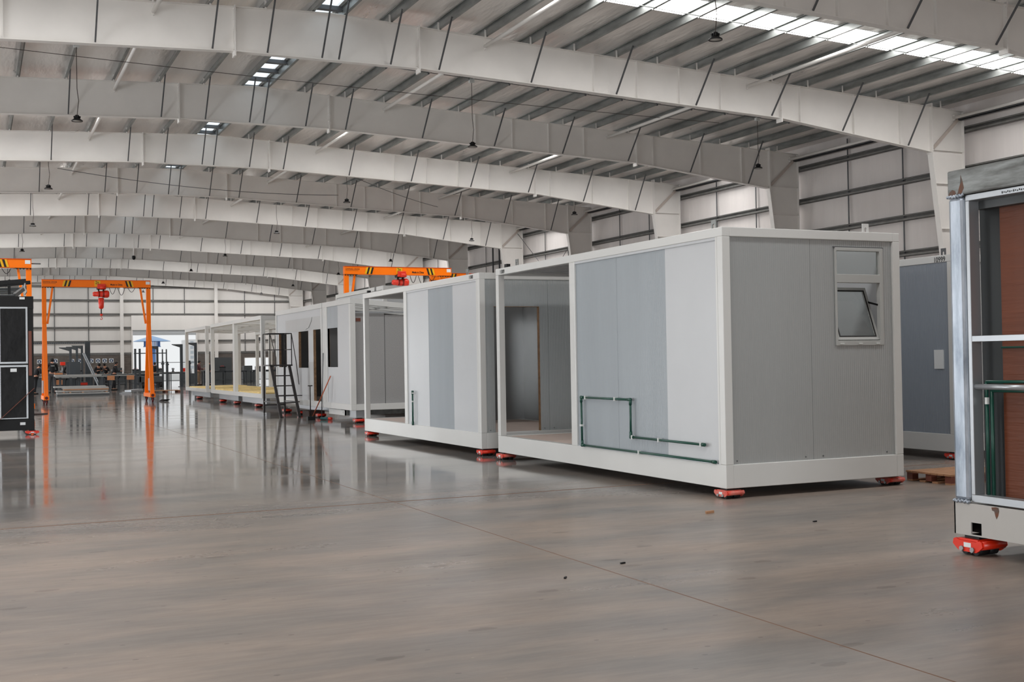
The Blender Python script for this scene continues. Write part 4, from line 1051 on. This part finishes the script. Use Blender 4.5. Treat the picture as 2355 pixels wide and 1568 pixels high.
for i in range(4):
    m = MB().bar((-1.0, 0.1+i*0.6, 0.02+0.08*i), (0.30+0.1*i, 0.1+i*0.6, 0.04+0.09*i), 0.25, 0.035); m.build('tread', DKGREY, fr)
MB().bar((0.30, 0.05, 0.02), (0.62, 2.3, 0.36), 0.06, 0.1).build('stringer', DKGREY, fr)
for x in (-0.9, 0.2): MB().box(x-0.03, 0.0, 0.0, x+0.03, 0.06, 0.28).build('prop', BLACKP, fr)
MB().path([(0.53, 0.0, 0.32), (0.52, 0.0, 0.20), (0.56, 0, 0.12), (0.52, 0, 0.05)], 0.018, 6).build('hanging_chain', STEEL, fr)
tag(MB().prism([(1.26, 39.6), (1.9, 39.65), (2.15, 40.2), (1.7, 40.5), (1.2, 40.3)], 'z', 0.0, 0.03).build('cardboard_scrap', mat('dark_cardboard', (70, 56, 54), 0.8)), 'dark flat sheet lying on the floor beside the black module', 'sheet')

# ------------------------------------------------------------------ people
def skin_obj(name, verts, edges, radii, m, parent, sub=1, root=0):
    me = bpy.data.meshes.new(name); me.from_pydata(verts, edges, []); me.materials.append(m)
    o = bpy.data.objects.new(name, me); COL.objects.link(o); o.parent = parent
    sk = o.modifiers.new('skin', 'SKIN'); sk.use_smooth_shade = True
    for i, r in enumerate(radii):
        v = me.skin_vertices[0].data[i]; rr = r if isinstance(r, tuple) else (r, r); v.radius = rr; v.use_root = (i == root)
    s = o.modifiers.new('sub', 'SUBSURF'); s.levels = sub; s.render_levels = sub
    return o
def person(label, loc, rz, lean=0.0, arms='work', cloth=CLOTH, legs=CLOTH, h=1.75, mask=False, stride=0.1):
    """faces local -y"""
    root = thing('person', label, 'person', loc, rz); k = h/1.75
    hipz = 0.92
    def L(x, y, z):   # lean the upper body forward about the hip
        if z > hipz:
            dz = z-hipz; y2 = y*math.cos(lean)-dz*math.sin(lean); z2 = hipz+dz*math.cos(lean)+y*math.sin(lean)*-1
            y, z = y2, z2
        return (x*k, y*k, z*k)
    V, E, Rr = [], [], []
    def add(p, r, frm=None):
        V.append(p); Rr.append(r if not isinstance(r, tuple) else r)
        if frm is not None: E.append((frm, len(V)-1))
        return len(V)-1
    pel = add(L(0, 0, 0.95), 0.125*k); wa = add(L(0, 0, 1.10), 0.115*k, pel); ch = add(L(0, 0, 1.30), 0.135*k, wa)
    nb = add(L(0, 0.0, 1.45), 0.08*k, ch); nk = add(L(0, -0.01, 1.52), 0.052*k, nb)
    hl = lean*0.5
    hd = add(L(0, -0.035-0.05*hl, 1.60), 0.078*k, nk); ht = add(L(0, -0.03-0.08*hl, 1.69), 0.075*k, hd)
    nose = add(L(0, -0.125, 1.62), 0.012*k, hd)
    if arms == 'work': el, wr = (0.27, -0.10, 1.13), (0.13, -0.36, 1.10)
    elif arms == 'fold': el, wr = (0.27, -0.06, 1.14), (0.08, -0.22, 1.08)
    else: el, wr = (0.26, 0.03, 1.14), (0.27, -0.06, 0.90)
    aj = {}
    for s in (-1, 1):
        sh = add(L(s*0.185, 0, 1.42), 0.062*k, nb); e = add(L(s*el[0], el[1], el[2]), 0.046*k, sh); w = add(L(s*wr[0], wr[1], wr[2]), 0.029*k, e)
        wp = Vector(V[w]); d = (wp-Vector(V[e])).normalized(); pm = add(tuple(wp+d*0.07*k), (0.036*k, 0.018*k), w)
        side = d.cross(Vector((0, 0, 1)) if abs(d.z) < 0.8 else Vector((0, 1, 0))).normalized(); dn = Vector((0, 0, -1)) if abs(d.z) < 0.8 else Vector((0, -1, 0))
        for i, ln in enumerate((0.075, 0.085, 0.08, 0.062)):
            o_ = side*(i-1.5)*0.021*k; b = Vector(V[pm])+o_+d*0.03*k
            f1 = add(tuple(b), 0.009*k, pm); f2 = add(tuple(b+d*ln*0.6*k+dn*0.012*k), 0.008*k, f1); add(tuple(b+d*ln*0.85*k+dn*0.035*k), 0.0065*k, f2)
        t1 = add(tuple(wp+d*0.03*k-side*0.035*k*s), 0.010*k, w); add(tuple(wp+d*0.07*k-side*0.055*k*s+dn*0.015*k), 0.008*k, t1)
        aj[s] = (sh, e, w)
    lj = {}
    for s in (-1, 1):
        hp = add((s*0.095*k, 0, 0.88*k), 0.095*k, pel); kn = add((s*0.105*k, (-0.02-s*stride*0.5)*k, 0.48*k), 0.062*k, hp)
        an = add((s*0.11*k, (0.03-s*stride)*k, 0.09*k), 0.042*k, kn); add((s*0.12*k, (-0.13-s*stride)*k, 0.04*k), 0.034*k, an)
        lj[s] = (hp, kn, an)
    skin_obj('body', V, E, Rr, SKIN, root, 1)
    # ears and hair
    hc = (Vector(V[hd])+Vector(V[ht]))/2
    m = MB()
    for s in (-1, 1): m.lathe([(0.001, -0.012*k), (0.02*k, -0.006*k), (0.02*k, 0.006*k), (0.001, 0.012*k)], 8, (hc.x+s*0.082*k, hc.y+0.01*k, hc.z-0.02*k), 'x')
    m.build('ear', SKIN, root)
    m = MB()
    for s in (-1, 1): m.lathe([(0.001, -0.006*k), (0.011*k, 0), (0.001, 0.006*k)], 8, (hc.x+s*0.03*k, hc.y-0.088*k, hc.z-0.005*k), 'y')
    m.build('eye', HAIRM, root)
    MB().box(hc.x-0.022*k, hc.y-0.098*k, hc.z-0.066*k, hc.x+0.022*k, hc.y-0.085*k, hc.z-0.058*k).build('mouth', mat('lip', (150, 84, 76), 0.5), root)
    m = MB(); m.lathe([(0.06*k, -0.085*k), (0.084*k, -0.04*k), (0.096*k, 0.01*k), (0.085*k, 0.06*k), (0.05*k, 0.092*k), (0.001, 0.10*k)], 14, (hc.x, hc.y+0.026*k, hc.z))
    if mask: m.lathe([(0.001, -0.11*k), (0.085*k, -0.08*k), (0.105*k, 0.0), (0.085*k, 0.05*k)], 12, (hc.x, hc.y-0.03*k, hc.z-0.0))
    m.build('welding_mask' if mask else 'hair', BLACKP if mask else HAIRM, root)
    # shirt
    v2 = [V[pel], V[wa], V[ch], V[nb]]; r_ = [0.142*k, 0.14*k, 0.16*k, 0.085*k]; e2 = [(0, 1), (1, 2), (2, 3)]
    for s in (-1, 1):
        a, b, c = aj[s]; n0 = len(v2); v2 += [V[a], V[b], tuple(Vector(V[b]).lerp(Vector(V[c]), 0.85))]; r_ += [0.080*k, 0.062*k, 0.042*k]; e2 += [(3, n0), (n0, n0+1), (n0+1, n0+2)]
    skin_obj('jacket', v2, e2, r_, cloth, root, 1)
    v3 = [V[pel]]; r3 = [0.135*k]; e3 = []
    for s in (-1, 1):
        a, b, c = lj[s]; n0 = len(v3); v3 += [V[a], V[b], V[c]]; r3 += [0.108*k, 0.078*k, 0.062*k]; e3 += [(0, n0), (n0, n0+1), (n0+1, n0+2)]
    skin_obj('trousers', v3, e3, r3, legs, root, 1)
    for s in (-1, 1):
        a = Vector(V[lj[s][2]]); MB().box(a.x-0.048*k, a.y-0.22*k, 0.0, a.x+0.048*k, a.y+0.06*k, 0.075*k).build('boot', BOOT, root, 0.02)
    return root
person('person in black standing at the near steel bench, head bowed, working with both hands', (7.72, 74.4, 0), PI/2+0.1, lean=0.18, h=1.74)
pb = person('person in black jacket seen from behind, tallest one, beside the left crane leg', (4.05, 71.0, 0), PI+0.1, arms='fold', legs=CLOTHG, h=1.98)
MB().box(-0.10, 0.165, 1.52, 0.10, 0.165+0.004, 1.52+0.025).build('back_print', SIGNW, pb)
pc = person('person in black jacket seen from behind, leaning over tables in front of the jib arms', (5.22, 75.5, 0), PI-0.1, lean=0.12, h=1.74)
MB().box(-0.10, 0.10, 1.36, 0.10, 0.10+0.004, 1.36+0.025).build('back_print', SIGNW, pc)
person('person in black bending over a bench right beside the black module edge', (3.02, 68.5, 0), PI/2+0.6, lean=0.45, h=1.72)
person('person in a dark welding mask working behind the near bench', (7.05, 77.5, 0), 0.3, lean=0.35, mask=True, h=1.70)
person('person in dark clothes bending near the welder at the far benches', (8.1, 82.5, 0), -0.5, lean=0.5, h=1.72)
person('person in black standing to the right of the right crane leg with back turned', (11.55, 85.0, 0), PI-0.4, arms='fold', h=1.68)
person('person in tan and dark clothes behind the first post of the farthest bare skeleton', (14.35, 84.0, 0), PI/2, lean=0.1, cloth=CLOTHR, legs=CLOTHT, h=1.75)
person('person in light cap leaning forward behind the farthest bare skeleton', (15.35, 84.2, 0), -PI/2, lean=0.35, cloth=CLOTH, legs=CLOTH, h=1.75)

# ------------------------------------------------------------------ workshop furniture at the far end
def bench(label, x, y, w, d, h, mtop=BENCHTOP, shelf=True, rz=0.0, legs=2):
    r = thing('work_bench', label, 'bench', (x, y, 0), rz, 'steel work benches at the far end')
    MB().box(0, 0, h-0.05, w, d, h).build('bench_top', mtop, r, 0.004)
    for i in range(legs+1):
        for yy in (0.04, d-0.10):
            xx = 0.03+i*(w-0.12)/legs; MB().box(xx, yy, 0, xx+0.06, yy+0.06, h-0.05).build('leg', BENCH, r)
    MB().box(0.03, 0.04, h-0.14, w-0.03, 0.07, h-0.05).build('apron', BENCH, r)
    if shelf: MB().box(0.05, 0.06, 0.30, w-0.05, d-0.06, 0.33).build('shelf', BENCH, r)
    return r
b1 = bench('steel bench with two orange plywood boards, before the worker with bowed head', 6.95, 72.4, 1.75, 0.8, 0.92, shelf=False)
MB().box(0.02, -0.02, 0.62, 1.73, 0.02, 0.66).build('lower_rail', BENCH, b1)
for x in (0.18, 1.28): tag(MB().box(6.95+x, 72.36, 0.64, 6.95+x+0.42, 72.385, 0.90).build('plywood_board', WOODO), 'orange plywood board hung on the front of the steel bench, %s of two' % ('left' if x < 1 else 'right'), 'board', 'plywood boards on the bench')
bench('long grey steel bench beside the black module at the far left', 2.2, 71.4, 2.0, 0.9, 0.92)
bench('grey steel bench between the left crane leg and the sheet stack', 4.3, 72.2, 1.2, 0.9, 0.85)
bench('dark steel bench behind the sheet stack under the jib arms', 4.6, 78.2, 2.2, 0.9, 0.95)
bench('dark steel bench right of the ladder, behind the plywood boards', 6.9, 79.6, 2.2, 0.9, 0.95)
bench('dark steel bench under the big door seen left of the crane leg', 9.3, 80.0, 1.9, 0.9, 0.95)
bench('dark steel bench under the big door seen right of the crane leg', 11.8, 88.0, 2.6, 1.0, 0.95)
bench('long dark steel bench seen through the second bare skeleton', 14.9, 85.0, 3.1, 1.0, 1.0, BENCH, legs=4)
bench('dark steel bench seen through the nearest bare skeleton', 18.4, 85.0, 2.6, 1.0, 1.0, BENCH, legs=3)
# clutter on the benches
rnd = random.Random(3)
spots = [('toolbox', 7.25, 79.9, 0.95), ('vice', 8.2, 79.9, 0.95), ('toolbox', 9.7, 80.3, 0.95), ('vice', 10.6, 80.3, 0.95), ('toolbox', 12.3, 88.4, 0.95), ('vice', 13.3, 88.4, 0.95),
         ('vice', 15.4, 85.4, 1.0), ('toolbox', 16.3, 85.4, 1.0), ('vice', 17.3, 85.4, 1.0), ('toolbox', 19.0, 85.4, 1.0), ('vice', 20.2, 85.4, 1.0), ('vice', 5.0, 78.5, 0.95), ('toolbox', 6.0, 78.5, 0.95)]
where = ['behind the plywood-board bench', 'farther right behind the plywood-board bench', 'at the left of the bench left of the crane leg', 'at the right of the bench left of the crane leg',
         'on the bench right of the crane leg', 'farther right on the bench right of the crane leg', 'at the left of the long bench seen through the skeletons', 'in the middle of the long bench seen through the skeletons',
         'at the right of the long bench seen through the skeletons', 'on the left of the bench behind the nearest skeleton', 'on the right of the bench behind the nearest skeleton', 'under the jib arms, left', 'under the jib arms, right']
for (kd, x, y, z), wh in zip(spots, where):
    if kd == 'toolbox':
        t = thing('toolbox', 'dark toolbox %s' % wh, 'toolbox', (x, y, z), 0, 'toolboxes on the far benches')
        MB().box(-0.22, -0.12, 0, 0.22, 0.12, 0.2).build('box_body', DKGREY, t, 0.01); MB().box(-0.23, -0.125, 0.2, 0.23, 0.125, 0.27).build('lid', BLACKP, t, 0.01)
        MB().path([(-0.1, 0, 0.27), (-0.1, 0, 0.33), (0.1, 0, 0.33), (0.1, 0, 0.27)], 0.012, 6).build('handle', RED, t)
    else:
        t = thing('bench_vice', 'grey bench vice %s' % wh, 'vice', (x, y, z), 0, 'vices on the far benches')
        MB().box(-0.08, -0.1, 0, 0.08, 0.1, 0.06).box(-0.05, -0.05, 0.06, 0.05, 0.05, 0.16).build('vice_body', BENCH, t); MB().box(-0.08, -0.16, 0.16, 0.08, -0.02, 0.26).box(-0.08, 0.0, 0.16, 0.08, 0.1, 0.28).build('jaw', ALU, t)
        MB().tube((0, -0.3, 0.2), (0, -0.16, 0.2), 0.015, 6).tube((-0.09, -0.3, 0.2), (0.09, -0.3, 0.2), 0.01, 6).build('screw_handle', STEEL, t)
# jib columns
def jib(label, x, y, h, s, w=0.13, red=False):
    r = thing('jib_column', label, 'jib', (x, y, 0), 0, 'grey jib columns of the workshop')
    MB().box(-w/2, -w/2, 0, w/2, w/2, h).build('post', BENCH, r)
    MB().prism([(0, h), (s*0.62, h+0.0), (s*0.62, h-0.04), (s*w*0.5, h-0.22), (0, h-0.22)], 'y', -0.04, 0.04).build('bracket_arm', DKGREY, r)
    MB().box(-0.2, -0.2, 0, 0.2, 0.2, 0.03).build('base_plate', BENCH, r)
    return r
jib('grey jib column with bracket arm, leftmost of three by the red switch', 5.1, 72.0, 2.58, -1)
jib('grey jib column with bracket arm, middle of three', 5.75, 76.0, 2.68, -1)
jib('grey jib column with bracket arm, rightmost of three', 6.32, 79.5, 2.80, -1)
jib('grey jib column with bracket arm in the big doorway, just right of the crane leg', 11.25, 81.5, 2.74, -1)
jib('grey jib column with bracket arm in the middle of the big doorway', 12.62, 80.2, 2.84, -1, 0.17)
jib('grey jib column with bracket arm at the right of the big doorway', 13.55, 80.2, 2.93, -1, 0.17)
jib('tall grey jib column seen through the second skeleton', 18.05, 82.0, 3.3, 1, 0.1)
for x, y, h, lab in ((11.95, 84.0, 1.75, 'short thick grey post in the big doorway'), (12.55, 86.0, 1.7, 'slim short grey post in the big doorway, left of the tall jib'), (14.1, 86.0, 1.75, 'slim short grey post in the big doorway, right of the tall jib')):
    tag(MB().box(x-0.06, y-0.06, 0, x+0.06, y+0.06, h).box(x-0.1, y-0.1, h-0.25, x+0.1, y+0.1, h-0.15).build('machine_post', BENCH), lab, 'post', 'machine posts in the doorway')
tag(MB().box(11.6, 85.98, 1.62, 15.6, 86.0, 1.66).build('rail', GALV_DK), 'thin dark rail crossing the big doorway at head height', 'rail')
g = thing('storage_gantry', 'dark steel gantry rail on a broad column above the far benches', 'gantry', (0, 0, 0))
MB().box(2.6, 80.0, 2.93, 6.6, 80.15, 3.02).build('rail', BENCH, g)
m = MB()
for i in range(36): m.box(2.65+i*0.11, 79.97, 2.96, 2.70+i*0.11, 80.0, 2.99)
m.build('rail_notch', ALU, g)
MB().box(6.55, 79.9, 0, 6.85, 80.2, 3.06).build('post', BENCH, g); MB().box(2.5, 79.95, 0, 2.65, 80.15, 3.0).build('post', BENCH, g)
tag(MB().box(5.0, 73.5, 0.0, 5.75, 73.9, 1.75).build('cabinet', BENCH), 'tall grey cabinet behind the jib columns', 'cabinet')
dk = thing('drill_press', 'grey upright machine with red head by the jib columns', 'machine', (4.78, 73.7, 0))
MB().box(-0.15, -0.15, 0, 0.15, 0.15, 0.9).build('pedestal', BENCH, dk); MB().tube((0, 0.05, 0.9), (0, 0.05, 1.7), 0.05, 10).build('column', STEEL, dk); MB().box(-0.14, -0.2, 1.55, 0.14, 0.15, 1.75).build('head', RED, dk, 0.02)
wm = thing('welding_machine', 'red welding machine on the floor under the ladder', 'machine', (6.0, 74.6, 0.0))
MB().box(-0.2, -0.25, 0.08, 0.2, 0.25, 0.55).build('casing', DKGREY, wm, 0.02); MB().box(-0.21, -0.26, 0.35, 0.21, -0.2, 0.5).build('front_band', RED, wm)
m = MB()
for sx in (-0.2, 0.17): m.tube((sx, 0.15, 0.08), (sx+0.03, 0.15, 0.08), 0.08, 10); m.tube((sx, -0.2, 0.04), (sx+0.03, -0.2, 0.04), 0.04, 8)
m.build('wheel', RUBBER, wm)
ld = thing('aluminium_ladder', 'aluminium ladder leaning back over the sheet stack', 'ladder', (0, 0, 0))
for dx in (0.0, 0.32): MB().bar((6.0+dx*0.4, 74.9+dx, 2.25), (6.55+dx*0.4, 69.9+dx, 0.0), 0.035, 0.075).build('rail', ALULAD, ld)
for i in range(9):
    t = (i+0.5)/9; p = Vector((6.0, 74.9, 2.25)).lerp(Vector((6.55, 69.9, 0.0)), t); MB().tube(tuple(p), (p.x+0.128, p.y+0.32, p.z), 0.016, 6).build('rung', ALULAD, ld)
# stack of sheets on the floor: each bundle a thing
for x0, x1, y0, y1, z0, z1, mm, lab in ((3.82, 6.32, 63.1, 64.3, 0.0, 0.09, DKGREY, 'dark grey profile bundle at the bottom of the sheet stack'), (3.84, 6.32, 63.12, 64.3, 0.09, 0.15, GREYST, 'grey sheet bundle, second from the bottom of the stack'),
                                (3.80, 6.28, 63.2, 64.2, 0.19, 0.28, GREYST, 'light grey sheet bundle in the middle of the stack'), (4.15, 6.30, 63.15, 64.2, 0.28, 0.34, WOOD, 'thin pinkish board bundle in the stack'),
                                (4.1, 6.30, 63.2, 64.2, 0.34, 0.41, GREYST, 'light grey bundle second from the top of the stack'), (3.70, 6.18, 63.3, 64.2, 0.41, 0.48, GREYST, 'light grey bundle on top of the stack')):
    tag(MB().box(x0, y0, z0, x1, y1, z1).build('sheet_bundle', mm, None, 0.004), lab, 'sheet bundle', 'sheet bundles stacked on the floor')
for i, x in enumerate((4.1, 4.4, 5.0, 6.15)):
    tag(MB().box(x, 63.15, 0.15, x+0.09, 64.2, 0.19).build('spacer_block', WOOD), 'wooden spacer in the sheet stack, %s from the left' % ORD[i], 'spacer', 'spacers in the sheet stack')
tr = thing('trestle_table', 'pale panels lying on dark trestles behind the sheet stack', 'table', (0, 0, 0))
MB().box(3.95, 66.8, 0.95, 6.3, 67.9, 1.04).build('panel_stack', GREYST, tr); MB().box(4.0, 66.6, 0.90, 6.55, 67.7, 0.95).build('panel_stack', BENCHTOP, tr)
for x in (4.2, 5.1, 6.2):
    for y in (66.9, 67.6): MB().box(x, y, 0, x+0.07, y+0.07, 0.9).build('leg', BENCH, tr)
tag(MB().box(3.95, 67.0, 1.06, 4.35, 67.5, 1.14).build('wood_box', WOODO), 'small orange wooden piece on the left of the pale panels', 'box')
tag(MB().box(4.3, 71.5, 0.45, 4.62, 71.9, 0.72).build('orange_crate', WOODO), 'orange crate under the bench behind the left crane leg', 'crate')
# pallet and loose profiles near the right crane leg
pl = thing('pallet', 'flat wooden pallet on the floor right of the right crane leg', 'pallet', (8.75, 65.0, 0))
m = MB()
for y in (0, 0.5, 1.0):
    for x in (0, 0.62, 1.28): MB().box(x, y, 0, x+0.12, y+0.1, 0.09).build('block', BRNBAR, pl)
m = MB()
for i in range(7): m.box(-0.02, i*0.16, 0.09, 1.42, i*0.16+0.12, 0.115)
m.build('top_board', WOOD, pl)
tag(MB().box(7.0, 64.2, 0, 7.55, 64.9, 0.05).box(7.1, 64.3, 0.05, 7.5, 64.8, 0.09).build('profile_pile', ALU), 'low pile of metal profiles on the floor left of the right crane leg', 'pile')
tag(MB().bar((7.6, 66.4, 0.1), (8.3, 66.9, 0.14), 0.5, 0.10).build('profile_pile', ALU), 'slanted pile of metal profiles behind the right crane leg', 'pile')
cb = []
for i in range(60):
    t = i*0.42; cb.append((7.05+0.17*math.cos(t)+0.002*i, 49.6+0.22*math.sin(t), 0.012+0.0012*i))
tag(MB().path(cb, 0.011, 5).build('cable_coil', RUBBER), 'coiled black cable on the floor beside the right crane leg', 'cable')
for i, (x, y, w, d, h, red) in enumerate(((2.2, 95, 0.9, 0.8, 1.25, 0), (3.6, 92, 1.1, 0.8, 1.1, 0), (5.4, 96, 0.7, 0.7, 1.5, 0), (8.3, 93, 1.2, 0.9, 1.2, 0), (10.0, 95, 0.8, 0.8, 1.3, 0), (11.2, 92, 1.3, 0.9, 1.05, 0), (14.6, 93, 1.0, 0.8, 1.2, 1), (16.2, 92, 0.9, 0.8, 1.4, 0), (19.2, 92, 1.2, 0.8, 1.3, 0))):
    mc = thing('workshop_machine', 'dark workshop machine standing before the far masonry, %s from the left' % ORD[i], 'machine', (x, y, 0), 0, 'dark machines along the far wall')
    MB().box(0, 0, 0, w, d, h*0.65).build('machine_body', BENCH if i % 2 else DKGREY, mc, 0.02)
    MB().box(0.05, 0.1, h*0.65, w*0.6, d-0.1, h).build('machine_head', RED if red else DKGREY, mc, 0.02)
    MB().tube((w*0.8, 0.2, h*0.65), (w*0.8, 0.2, h*0.95), 0.03, 8).build('lever', STEEL, mc)
# welding curtain and machines seen right
tag(MB().box(16.1, 88.0, 0, 17.5, 88.06, 1.95).build('dark_screen', DKGREY), 'dark screen board against the far masonry behind the long bench', 'screen')
tag(MB().bar((18.9, 84.0, 0.0), (19.05, 84.0, 2.3), 0.09, 0.1).build('orange_pole', ORANGE), 'slanted orange post seen through the nearest bare skeleton', 'post')
fl = thing('pallet_truck', 'dark forklift mast and frame left of the big door', 'forklift', (9.75, 79.0, 0))
for x in (-0.28, 0.0): MB().box(x, 0, 0, x+0.12, 0.12, 2.55).build('mast', BENCH, fl)
for x in (1.45, 1.70): MB().box(x, 0, 0, x+0.07, 0.1, 2.5).build('mast', DKGREY, fl)
MB().box(-0.3, 0.02, 2.22, 1.75, 0.08, 2.28).build('cross_bar', BENCH, fl); MB().box(0.0, 0.0, 0.35, 1.5, 0.9, 0.75).build('body', DKGREY, fl, 0.03)
m = MB()
for x in (0.2, 1.3): m.tube((x, 0.1, 0.18), (x+0.15, 0.1, 0.18), 0.18, 14)
m.build('wheel', RUBBER, fl)
# safety signs
for i, (x, z) in enumerate(((5.0, 1.9), (6.25, 1.93), (7.55, 1.9), (8.1, 1.9), (9.08, 1.9), (9.62, 1.9), (10.16, 1.9), (10.7, 1.9))):
    s = thing('safety_sign', 'square white sign with dark blue disc on the far masonry, %s from the left' % ORD[i], 'sign', (x, YW, z), 0, 'safety signs on the far masonry')
    MB().box(-0.18, 0.0, -0.18, 0.18, 0.02, 0.18).build('board', SIGNW, s)
    MB().lathe([(0.001, -0.012), (0.145, -0.012), (0.145, 0.0), (0.001, 0.0)], 24, (0, 0, 0), 'y').build('blue_disc', SIGNB, s)
    m = MB(); m.lathe([(0.001, -0.02), (0.05, -0.02), (0.05, -0.012), (0.001, -0.012)], 12, (0, 0, 0.03), 'y'); m.box(-0.06, -0.02, -0.09, 0.06, -0.012, -0.02); m.build('pictogram', SIGNW, s)

# ------------------------------------------------------------------ outside, beyond the big door
tag(MB().box(-30, YEND+0.45, -0.25, 60, 240, -0.03).build('ground', CONC_OUT), 'pale paved yard beyond the far doors', 'ground', kind='structure')
kk = thing('water_tower', 'blue tower with a wide pointed roof outside the big door', 'tower', (18.75, 140, -0.03))
MB().lathe([(0.001, 4.85), (0.25, 4.78), (1.2, 4.50), (2.05, 4.24), (2.1, 4.18), (0.9, 4.22), (0.001, 4.25)], 8).build('roof', KBLUEL, kk)
m = MB()
for i in range(12):
    t = 2*PI*i/12; m.box(0.85*math.cos(t)-0.06, 0.85*math.sin(t)-0.06, 3.6, 0.85*math.cos(t)+0.06, 0.85*math.sin(t)+0.06, 4.24)
m.lathe([(0.001, 3.55), (0.98, 3.55), (0.98, 3.64), (0.001, 3.64)], 12)
m.build('gallery', KBLUE, kk)
MB().lathe([(0.42, 0), (0.42, 3.6), (0.001, 3.6)], 12).build('shaft', KBLUE, kk)
kb = thing('apartment_block', 'very pale apartment block far outside behind the big door', 'building', (41.5, 230, -0.03))
MB().box(-4.0, 0, 0, 4.0, 8, 6.2).build('wall', BLDG, kb)
m = MB()
for i in range(6):
    for j in range(6): m.box(-3.6+i*1.25, -0.03, 0.6+j*0.95, -3.0+i*1.25, 0.0, 1.15+j*0.95)
m.build('window', BLDGW, kb)
